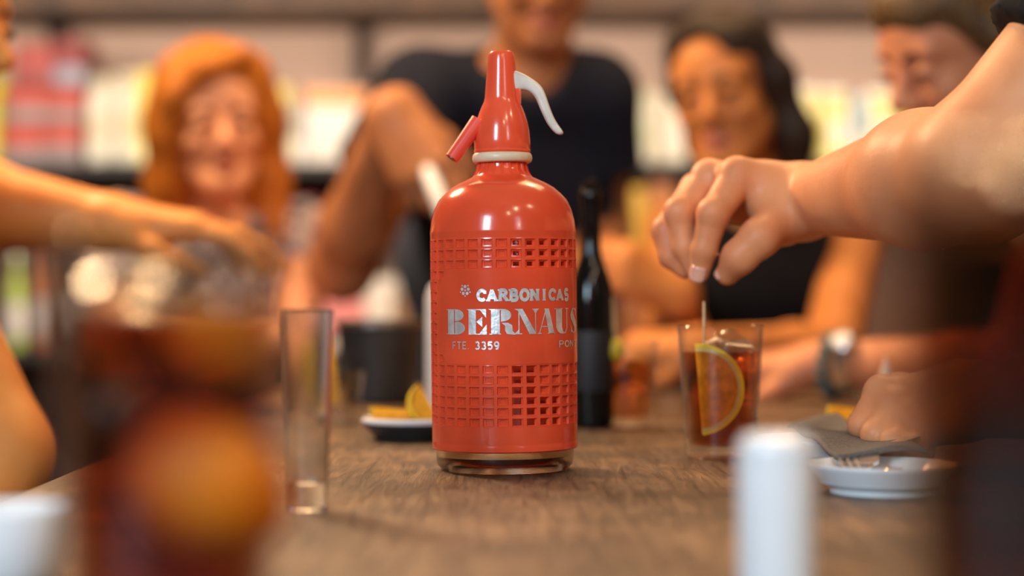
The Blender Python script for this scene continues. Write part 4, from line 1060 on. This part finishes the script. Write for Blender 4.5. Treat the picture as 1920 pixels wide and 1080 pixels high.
for ch, a, b in (('B', -48.5, -28.8), ('E', -28.3, -11.4), ('R', -10.2, 11.8), ('N', 9.2, 27.0), ('A', 27.0, 42.5), ('U', 42.5, 60.5), ('S', 61.5, 78)):
    polys += place(FAT[ch], R(a) * RO, R(b) * RO, .0987, .1164)
flat_to_cyl('lettering', polys, M['foil'], panel, LR)
flat_to_cyl('lettering', skel('CARBONICAS', th_(897), R(61) * RO, .1219, .1302, .30, True), M['foil'], panel, LR)
flat_to_cyl('lettering', skel('FTE.', th_(851), th_(889), .0884, .0939, .15) + skel('3359', th_(892), th_(938), .0884, .0939, .22), M['foil'], panel, LR)
flat_to_cyl('lettering', skel('PONT', R(46) * RO, R(76) * RO, .0888, .0938, .15), M['foil'], panel, LR)
fl = []; fu, fz = th_(876), .1296
for k in range(5):
    a = R(90 + 72 * k); fl.append(ellp(fu + .0026 * math.cos(a), fz + .0026 * math.sin(a), .0012, .0012, n=12))
    a = R(90 + 72 * k + 36); fl.append(ellp(fu + .0040 * math.cos(a), fz + .0040 * math.sin(a), .0006, .0006, n=8))
fl.append(ellp(fu, fz, .0008, .0008, n=10))
flat_to_cyl('flower_emblem', fl, M['foil'], panel, LR)
# neck flutes
for k in range(20):
    a = 2 * math.pi * k / 20
    tube('neck_rib', [(math.cos(a) * .0170, math.sin(a) * .0170, .2212), (math.cos(a) * .0183, math.sin(a) * .0183, .2150), (math.cos(a) * .0206, math.sin(a) * .0206, .2118)], [.0009, .0010, .0006], M['red'], sb, 6)
# collar ring, cap, spout, lever
V, F = lathe([(.0170, 0.2216), (.0200, 0.2212), (.0213, 0.2226), (.0217, 0.2246), (.0213, 0.2268), (.0203, 0.2282), (.0170, 0.2282)], 64, True)
mesh_obj('collar_ring', V, F, M['cream'], sb)
lathe_obj('cap', [(0, 0.2280), (.0196, 0.2280), (.0201, 0.2288), (.0203, 0.2370), (.0196, 0.2450), (.0184, 0.2510), (.0166, 0.2568), (.0146, 0.2618), (.0128, 0.2655), (.0121, 0.2685), (.0116, 0.2750), (.0107, 0.2850), (.0099, 0.2935), (.0094, 0.2985), (.0088, 0.3008), (.0076, 0.3018), (.0060, 0.3014), (.0055, 0.3000), (0, 0.3000)], M['red2'], sb, 72)
lathe_obj('cap_rim', [(.0197, 0.2288), (.0205, 0.2291), (.0206, 0.2302), (.0202, 0.2308)], M['red2'], sb, 72, closed=True)
box('lever_slot', (.0098, -.001, 0.2740), (.0085, .0094, .0230), M['red2'], sb, .0018)
tube('spout', [(-.0165, -.004, 0.2515), (-.0280, -.0075, 0.2355), (-.0362, -.0098, 0.2242)], [.0062, .0054, .0050], M['red3'], sb, 28)
tube('spout_bore', [(-.0358, -.0097, 0.2248), (-.03635, -.00985, 0.2240)], .0032, M['dark_metal'], sb, 18)
def lever_pt(cx, cy_): return ((780 + cx / 2.7 - 939.5) / 2595, (880 - (80 + cy_ / 2.7)) / 2595)
top = [(462, 138), (500, 142), (545, 160), (590, 190), (625, 215), (645, 245), (660, 290), (676, 340), (695, 390), (720, 430), (742, 458)]
bot = [(470, 270), (495, 258), (525, 242), (560, 245), (588, 265), (607, 295), (620, 330), (640, 378), (660, 418), (685, 452), (708, 472)]
bm = bmesh.new(); rings = []
for i, (a, b) in enumerate(zip(top, bot)):
    (x0, z0), (x1, z1) = lever_pt(*a), lever_pt(*b); ring = []
    hw = 0.0040 - .0012 * i / 10
    cxm, czm = (x0 + x1) / 2, (z0 + z1) / 2; ex, ez = (x0 - x1) / 2, (z0 - z1) / 2
    for k in range(16):
        an = 2 * math.pi * k / 16; cc = abs(math.cos(an)) ** .7 * (1 if math.cos(an) > 0 else -1); ss = abs(math.sin(an)) ** .7 * (1 if math.sin(an) > 0 else -1)
        ring.append(bm.verts.new((cxm + ex * cc, hw * ss - .002 - .0004 * i, czm + ez * cc)))
    rings.append(ring)
for a, b in zip(rings[:-1], rings[1:]):
    for k in range(16): bm.faces.new((a[k], a[(k + 1) % 16], b[(k + 1) % 16], b[k]))
tipv = bm.verts.new(Vector((lever_pt(737, 474)[0], -.006, lever_pt(737, 474)[1])))
for k in range(16): bm.faces.new((rings[-1][k], rings[-1][(k + 1) % 16], tipv))
bm.faces.new(rings[0])
lv = bm_obj('lever', bm, M['lever'], sb)
md = lv.modifiers.new('sub', 'SUBSURF'); md.levels = 1; md.render_levels = 2

# --- citrus pieces
def citrus(name, label, cat, loc, rot, r, th=.006, half=True, rind='rind', pith='pith', pulp='pulp', nseg=None, group=None, wedge=180):
    """a cut slice: peel, pith ring and separate pulp segments; lies in its own xz plane"""
    t = thing(name, label, cat, loc, rot, group)
    a0, a1 = (-wedge / 2, wedge / 2) if half else (0, 360)
    def ring(nm, ra, rb, h, m):
        V, F = [], []; n = 28
        for i in range(n + 1):
            a = R(a0 + (a1 - a0) * i / n)
            for rr in (ra, rb):
                for yy in (-h, h): V.append((rr * math.cos(a), yy, rr * math.sin(a)))
        for i in range(n):
            q, p = i * 4, (i + 1) * 4
            F += [(q, p, p + 2, q + 2), (q + 1, q + 3, p + 3, p + 1), (q, q + 1, p + 1, p), (q + 2, p + 2, p + 3, q + 3)]
        if half: F += [(0, 2, 3, 1), (n * 4, n * 4 + 1, n * 4 + 3, n * 4 + 2)]
        mesh_obj(nm, V, F, m, t, smooth=False)
    ring('peel', r * .93, r, th / 2, M[rind]); ring('pith', r * .85, r * .93, th / 2 * .98, M[pith])
    V = [(0, -th * .30, 0), (0, th * .30, 0)] + [(r * .88 * math.cos(R(a0 + (a1 - a0) * i / 24)), yy, r * .88 * math.sin(R(a0 + (a1 - a0) * i / 24))) for i in range(25) for yy in (-th * .30, th * .30)]
    mesh_obj('membrane', V, [f for i in range(24) for f in ((0, 2 + 2 * i, 4 + 2 * i), (1, 5 + 2 * i, 3 + 2 * i))], M[pulp], t, smooth=False)
    ns = nseg or (5 if half else 9); st = (a1 - a0) / ns
    for k in range(ns):
        b0, b1 = a0 + st * k + 3, a0 + st * (k + 1) - 3
        pts = [(.10, (b0 + b1) / 2)] + [(.84, b0 + (b1 - b0) * i / 6) for i in range(7)]
        V, F = [], []
        for yy in (-th / 2 * .92, th / 2 * .92):
            for rr, a in pts: V.append((r * rr * math.cos(R(a)), yy, r * rr * math.sin(R(a))))
        n = len(pts); F = [tuple(range(n)), tuple(range(2 * n - 1, n - 1, -1))] + [(i, n + i, n + (i + 1) % n, (i + 1) % n) for i in range(n)]
        mesh_obj('segment', V, F, M[pulp], t, smooth=False)
    return t
def wedge_piece(label, loc, rot, r, group=None, rind='lemon_rind', pulp='lemon_pulp', name='orange_wedge', cat='fruit', open_=34):
    """a boat-shaped eighth of a fruit with peel outside"""
    t = thing(name, label, cat, loc, rot, group)
    V, F = [], []; n, mrow = 12, 7; W_ = R(open_)
    for i in range(n + 1):
        a = R(-90 + 180 * i / n)
        for j in range(mrow + 1):
            b = -W_ + 2 * W_ * j / mrow
            V.append((r * math.sin(a), r * math.cos(a) * math.sin(b), -r * math.cos(a) * math.cos(b)))
    for i in range(n):
        for j in range(mrow):
            p = i * (mrow + 1) + j; F.append((p, p + 1, p + mrow + 2, p + mrow + 1))
    o = mesh_obj('peel', V, F, M[rind], t); md = o.modifiers.new('thick', 'SOLIDIFY'); md.thickness = r * .08; md.offset = 1
    V, F = [], []; q = .93
    for s_ in (-1, 1):
        b = W_ * s_ * .97
        for i in range(n + 1):
            a = R(-90 + 180 * i / n); V.append((q * r * math.sin(a), q * r * math.cos(a) * math.sin(b), -q * r * math.cos(a) * math.cos(b)))
    F = [tuple(range(n + 1)), tuple(range(2 * n + 1, n, -1))] + [(i, n + 1 + i, n + 2 + i, i + 1) for i in range(n)]
    mesh_obj('flesh', V, F, M[pulp], t, smooth=False)
    return t

# --- drinking glasses
def tumbler(label, px, D, r_top, r_bot, h, wall=.0016, base=.010, m='glass', cat='glass', name='drinking_glass', sides=0, group=None):
    t = thing(name, label, cat, on_table(px, D), group=group)
    ri = lambda z: r_bot + (r_top - r_bot) * z / h
    lathe_obj('glass_wall', [(0, .0012), (r_bot * .75, .0010), (r_bot * .9, 0), (r_bot, .0012), (ri(h * .5), h * .5), (ri(h - .001), h - .001), (r_top - wall * .5, h), (ri(h) - wall, h - .001), (ri(h * .5) - wall, h * .5), (ri(base + .004) - wall, base + .004), ((ri(base) - wall) * .9, base), (0, base)], M[m], t, 64)
    return t, (lambda z: ri(z) - wall - .0004), base
def liquid(name, label, t, ri, z0, z1, m):
    o = lathe_obj(name, [(0, z0), (ri(z0) * .88, z0), (ri(z0 + .005), z0 + .005), (ri(z1) , z1), (ri(z1) * .985, z1 - .0006), (0, z1 - .0008)], M[m], None, 64, loc=tuple(t.location))
    return tag(o, label, 'drink')
def ice_cube(label, loc, s, rot, group):
    bm = bmesh.new(); box_bm(bm, (0, 0, 0), s, None, min(s) * .16)
    for v in bm.verts: v.co *= 1 + random.uniform(-.04, .04)
    o = bm_obj('ice_cube', bm, M['ice'], None, loc=loc); o.rotation_euler = rot
    return tag(o, label, 'ice cube', group)
GI = 'melting ice cubes in the drinks'
def pos(t, x, y, z): return (t.location.x + x, t.location.y + y, t.location.z + z)

# cola glass with the orange slice, under the reaching hand
g1, ri, bs = tumbler('short cola tumbler with orange slice and pick, right of the siphon under a reaching hand', 1351, 1.483, .0335, .0272, .102)
liquid('cola', 'amber brown cola in the short tumbler under the reaching hand', g1, ri, bs + .0006, .082, 'cola')
citrus('orange_slice', 'half orange slice upright in the short tumbler right of the siphon', 'fruit', pos(g1, -.0188, -.0203, .0535), (R(6), R(-6), R(6)), .0350, .005, rind='lemon_rind')
tube_ = tube('cocktail_pick', [pos(g1, -.0135, -.012, .040), pos(g1, -.0128, .0, .1205)], [.0011, .0011], M['pick'], None, 8)
c_ = Vector(pos(g1, -.013, -.006, .05)); tube_.data.transform(Matrix.Translation(-c_)); tube_.location = c_
tag(tube_, 'thin wooden cocktail pick standing in the short tumbler with the orange slice', 'pick')
for i, (x, y, z, s) in enumerate([(.013, -.004, .080, .023), (.010, .014, .086, .020), (-.004, .015, .078, .022), (.016, .004, .055, .022)]):
    ice_cube(['ice cube at the front of the short tumbler right of the siphon', 'ice cube topmost in the short tumbler right of the siphon', 'ice cube behind the orange slice in the short tumbler', 'sunken ice cube low in the short tumbler right of the siphon'][i], pos(g1, x, y, z), (s, s * .9, s * .8), (.3 + i, .5 * i, .7 * i), GI)

# tall thin empty glass
g2, _, _ = tumbler('tall narrow empty glass left of the siphon', 576, 1.136, .0158, .0118, .1185, .0018, .016, m='clear_glass')
wedge_piece('slender orange wedge behind the tall narrow empty glass', P(588, 690, 1.9), (R(80), R(70), 0), .030)

# big blurred cola in the left foreground
g3, ri3, b3 = tumbler('large blurred cola glass with citrus slices and ice in the left foreground', 318, .62, .0382, .0322, .150, .0020, .012)
liquid('cola', 'dark cola filling the large left foreground glass', g3, ri3, b3 + .0006, .124, 'cola_dark')
wedge_piece('thick orange wedge sunk low in the large left foreground glass, peel outwards', pos(g3, .0125, -.0020, .070), (R(-90), R(42), R(8)), .0275, rind='deep_rind', pulp='pulp', open_=46)
wedge_piece('small orange wedge near the top right of the large left foreground glass', pos(g3, .0150, -.0050, .1130), (R(-90), R(15), R(26)), .0172, rind='rind', pulp='pulp', open_=44)
for i, (x, y, z, s) in enumerate([(-.012, -.010, .122, .026), (.010, .012, .128, .025), (-.014, .014, .112, .026), (.016, -.012, .134, .022), (-.008, -.016, .092, .027)]):
    ice_cube(['ice cube at front left of the big left foreground cola', 'ice cube at the back of the big left foreground cola', 'ice cube at back left of the big left foreground cola', 'ice cube topmost in the big left foreground cola', 'sunken ice cube in the big left foreground cola'][i], pos(g3, x, y, z), (s, s * .9, s * .85), (.4 + i, .6 * i, .9 * i), GI)

# big blurred cola in the right foreground
g4, ri4, b4 = tumbler('large blurred dark cola glass at the right edge of the foreground', 1948, .47, .0375, .0300, .166, .0020, .012)
liquid('cola', 'nearly black cola filling the right foreground glass', g4, ri4, b4 + .0006, .150, 'cola_right')
for i, (x, y, z, s) in enumerate([(-.012, -.008, .128, .026), (.012, .010, .130, .025), (-.014, .012, .108, .026)]):
    ice_cube(['ice cube at front left of the right foreground cola', 'ice cube at back right of the right foreground cola', 'sunken ice cube in the right foreground cola'][i], pos(g4, x, y, z + .027), (s, s * .9, s * .85), (.2 + i, .8 * i, .5 * i), GI)

# amber drink with pick and olive, and the black bottle, behind the siphon
g5, ri5, b5 = tumbler('small amber drink with pick and olive beside the black bottle', 1180, 1.80, .0270, .0215, .082)
liquid('drink', 'amber drink in the small glass beside the black bottle', g5, ri5, b5 + .0006, .064, 'amber')
citrus('orange_slice', 'orange slice in the small amber drink beside the black bottle', 'fruit', pos(g5, .004, -.004, .046), (0, R(-60), R(20)), .020, .005)
o = tube('cocktail_pick', [(-.012, -.004, .060), (-.016, -.006, .122)], .0014, M['pick'], None, 8, loc=tuple(g5.location)); tag(o, 'cocktail pick leaning in the small amber drink beside the black bottle', 'pick')
bm = bmesh.new(); bmesh.ops.create_uvsphere(bm, u_segments=16, v_segments=10, radius=.0095)
for v in bm.verts: v.co.z *= 1.2
o = bm_obj('olive', bm, M['olive'], None, loc=pos(g5, -.0135, -.0045, .073)); tag(o, 'yellow olive speared on the pick of the small amber drink', 'olive')
bo = thing('bottle', 'slim black glass bottle standing close behind the siphon on its right', 'bottle', on_table(1108, 1.80))
lathe_obj('bottle_body', [(0, .003), (.016, .0), (.0200, .002), (.0212, .008), (.0212, .118), (.0200, .132), (.0150, .148), (.0105, .160), (.0092, .175), (.0090, .212), (.0104, .214), (.0104, .221), (.0090, .223), (0, .223)], M['black_bottle'], bo, 40)
lathe_obj('paper_label', [(.0214, .035), (.0217, .036), (.0217, .090), (.0214, .091)], flat('black_label', (.012, .012, .014), .6), bo, 40)
lathe_obj('stopper', [(0, .2225), (.0078, .2225), (.0082, .225), (.0082, .231), (0, .2325)], M['black_bottle'], bo, 24)
cf = thing('carafe', 'pale blue grey carafe mostly hidden behind the siphon on its left', 'carafe', on_table(872, 2.0))
lathe_obj('carafe_body', [(0, .003), (.034, 0), (.039, .004), (.0405, .03), (.0405, .120), (.037, .132), (.028, .140), (.026, .150), (.029, .156), (.0275, .1565), (.024, .150), (0, .148)], M['utensil'], cf, 48)
tube('handle', [(.038, 0, .118), (.056, 0, .110), (.058, 0, .070), (.040, 0, .045)], .0045, M['utensil'], cf, 10)
# --- small salt shaker, foreground
ss = thing('salt_shaker', 'plain white ceramic salt shaker in the foreground, right of centre', 'salt shaker', on_table(1456, .83))
lathe_obj('shaker_body', [(0, .001), (.0150, 0), (.0165, .0015), (.0168, .010), (.0168, .0555), (.0166, .0575), (0, .0575)], M['salt'], ss, 48)
lathe_obj('shaker_cap', [(0, .0575), (.0167, .0575), (.0169, .0600), (.0166, .0640), (.0150, .0668), (.0115, .0682), (.006, .0688), (0, .0689)], M['salt'], ss, 48)
for k in range(5):
    a = 2 * math.pi * k / 5
    lathe_obj('shaker_hole', [(0, 0), (.0007, 0), (.0007, .0006), (0, .0006)], M['dark_metal'], ss, 8, loc=(.004 * math.cos(a), .004 * math.sin(a), .0685))
# --- white ramekin, bottom left corner
rk = thing('ramekin', 'small white ceramic ramekin at the lower left corner of the table', 'bowl', on_table(14, .86))
lathe_obj('bowl', [(0, .001), (.019, 0), (.0225, .002), (.0265, .012), (.0270, .031), (.0262, .0335), (.0250, .0325), (.0245, .014), (.020, .006), (0, .005)], M['porcelain'], rk, 48)
lathe_obj('foot_ring', [(.0185, -.0002), (.0215, -.0002), (.0222, .0016), (.0185, .0016)], M['porcelain'], rk, 40, closed=True)

# --- plates on the right with cloth and fork
def saucer(label, px, D, r, h=.0155, group=None, rot=0):
    t = thing('saucer', label, 'plate', on_table(px, D), (0, 0, rot), group)
    lathe_obj('dish', [(0, .0032), (r * .60, .0030), (r * .66, .0), (r * .71, .0), (r * .72, .0035), (r * .84, .0062), (r * .86, .0085), (r * .985, h - .003), (r, h - .0012), (r * .995, h), (r * .97, h), (r * .82, h * .62), (r * .62, .0062), (0, .0060)], M['porcelain'], t, 72)
    V, F = lathe([(r * .60, .0061), (r * .625, .0070), (r * .65, .0074), (r * .63, .0058)], 72, True); mesh_obj('well_ridge', V, F, M['porcelain'], t)
    return t
s1 = saucer('white saucer holding fork and grey cloth, nearest on the right', 1655, 1.232, .0475, .0190)
s2 = saucer('white saucer partly under the grey cloth, behind the nearest one', 1535, 1.46, .0500, .0170)
V, F = [], []; nx_, ny_ = 26, 20
for j in range(ny_ + 1):
    for i in range(nx_ + 1):
        u, v = i / nx_, j / ny_
        a_, b_ = P(1475, 806, 1.50), P(1738, 846, 1.27); c0_, c1_ = P(1570, 806, 1.56), P(1572, 850, 1.25)
        p = a_ * (1 - u) * (1 - v) + c0_ * u * (1 - v) + c1_ * (1 - u) * v + b_ * u * v
        z = TZ + .0205 + .003 * math.sin(u * 5 + 1) * math.sin(v * 4) + .006 * u * (1 - v) + .0015 * math.sin(v * 13 + u * 3)
        V.append((p.x, p.y, z))
for j in range(ny_):
    for i in range(nx_):
        q = j * (nx_ + 1) + i; F.append((q, q + 1, q + nx_ + 2, q + nx_ + 1))
o = mesh_obj('cloth_napkin', V, F, M['napkin'], None); md = o.modifiers.new('thick', 'SOLIDIFY'); md.thickness = .0032
c_ = sum((v.co for v in o.data.vertices), Vector()) / len(o.data.vertices); o.data.transform(Matrix.Translation(-c_)); o.location = c_
tag(o, 'grey woven cloth napkin lying over the two white saucers', 'napkin')
# fork with four tines pointing left-front
fk = thing('fork', 'metal fork resting on the nearest white saucer with tines raised', 'fork', (s1.location.x - .022, s1.location.y - .010, TZ + .0145), (0, 0, R(62)))
for k in range(4):
    y = (k - 1.5) * .0052
    tube('tine', [(.018, y, .003), (.004, y, .0015), (-.008, y, .0040), (-.016, y, .0095)], [.0014, .0013, .0011, .0006], M['steel'], fk, 6)
V, F = [], []
prof = [(.016, .0096, .003), (.026, .0098, .004), (.036, .0070, .006), (.048, .0032, .008), (.085, .0030, .0105), (.120, .0044, .0115), (.140, .0046, .0120), (.145, .0030, .0120)]
for x, wd, z in prof: V += [(x, -wd, z - .0009), (x, wd, z - .0009), (x, wd, z + .0009), (x, -wd, z + .0009)]
for i in range(len(prof) - 1):
    for k in range(4): F.append((i * 4 + k, i * 4 + (k + 1) % 4, i * 4 + 4 + (k + 1) % 4, i * 4 + 4 + k))
F += [(3, 2, 1, 0), tuple(len(V) - 4 + k for k in range(4))]
mesh_obj('handle', V, F, M['steel'], fk, smooth=False)
# bottle cap on the saucer
bc = lathe_obj('crown_cork', [(0, .0052), (.0055, .0050), (.0068, .0036), (.0072, 0), (.0066, 0), (.0060, .0034), (0, .0040)], M['brass'], None, 24, loc=(s1.location.x + .002, s1.location.y - .024, TZ + .0125))
tag(bc, 'small brass crown cork on the nearest white saucer beside the fork', 'crown cork')
# little lemon dish and folded paper behind
dsh = saucer('small dark-shadowed white dish with yellow wedge behind the fist on the plates', 1600, 1.72, .032, .012)
wedge_piece('yellow lemon wedge in the small white dish behind the fist', pos(dsh, -.004, -.006, .024), (R(12), R(8), R(20)), .020, name='lemon_wedge')
bm = bmesh.new(); r_ = bmesh.ops.create_cone(bm, cap_ends=True, segments=7, radius1=.018, radius2=.001, depth=.055)
for v in bm.verts: v.co.x *= 1 + random.uniform(-.2, .2)
o = bm_obj('paper_napkin', bm, M['paper'], None, loc=(P(1652, 690, 2.12).x, 2.08, TZ + .0275)); tag(o, 'white paper napkin folded to a point near the watch arm', 'napkin')

# --- plate of orange wedges behind the siphon on the left
pl = thing('plate', 'dark stoneware plate with white rim carrying orange wedges, left behind the siphon', 'plate', on_table(768, 1.66))
lathe_obj('dish', [(0, .002), (.026, 0), (.030, .001), (.033, .006), (.040, .0125), (.0405, .0150), (.036, .0145), (.026, .0070), (0, .0065)], M['black_glaze'], pl, 48)
lathe_obj('rim', [(.0340, .0155), (.0370, .0160), (.0415, .0152), (.0420, .0172), (.0400, .0196), (.0365, .0186), (.0340, .0172)], M['porcelain'], pl, 48, closed=True)
GW = 'orange wedges on the dark plate'
wedge_piece('orange wedge at the left of the dark plate', pos(pl, -.016, -.006, .0275), (R(15), R(6), R(12)), .017, GW)
wedge_piece('orange wedge at the middle of the dark plate, half behind the siphon', pos(pl, .018, -.004, .0310), (R(-14), R(60), R(-10)), .019, GW)
wedge_piece('orange wedge at the back of the dark plate', pos(pl, .000, .014, .0275), (R(10), R(-10), R(60)), .017, GW)
# dark ice bucket further back
bk = thing('ice_bucket', 'dark stoneware ice bucket behind the plate of orange wedges', 'bucket', on_table(710, 2.18))
lathe_obj('bucket_body', [(0, .002), (.036, 0), (.040, .004), (.047, .085), (.049, .092), (.047, .094), (.044, .088), (.037, .010), (0, .008)], M['black_glaze'], bk, 48)
lathe_obj('bucket_rim', [(.0470, .086), (.0500, .088), (.0500, .094), (.0465, .0955)], M['dark_metal'], bk, 48, closed=True)
tube('handle', [(-.049, 0, .08), (-.060, 0, .070), (-.060, 0, .045), (-.046, 0, .036)], .004, M['dark_metal'], bk, 8)
# small clear glass with wedge
g6, ri6, b6 = tumbler('small clear glass with an orange wedge, left of the dark ice bucket', 637, 1.86, .024, .019, .050)
wedge_piece('orange wedge standing upright in the small clear glass by the bucket', pos(g6, -.003, -.002, .050), (R(20), R(82), R(25)), .030)
# empty shot glass behind the amber drink
g7, _, _ = tumbler('little empty shot glass between the amber drink and the cola tumbler', 1256, 1.78, .0175, .0130, .036)
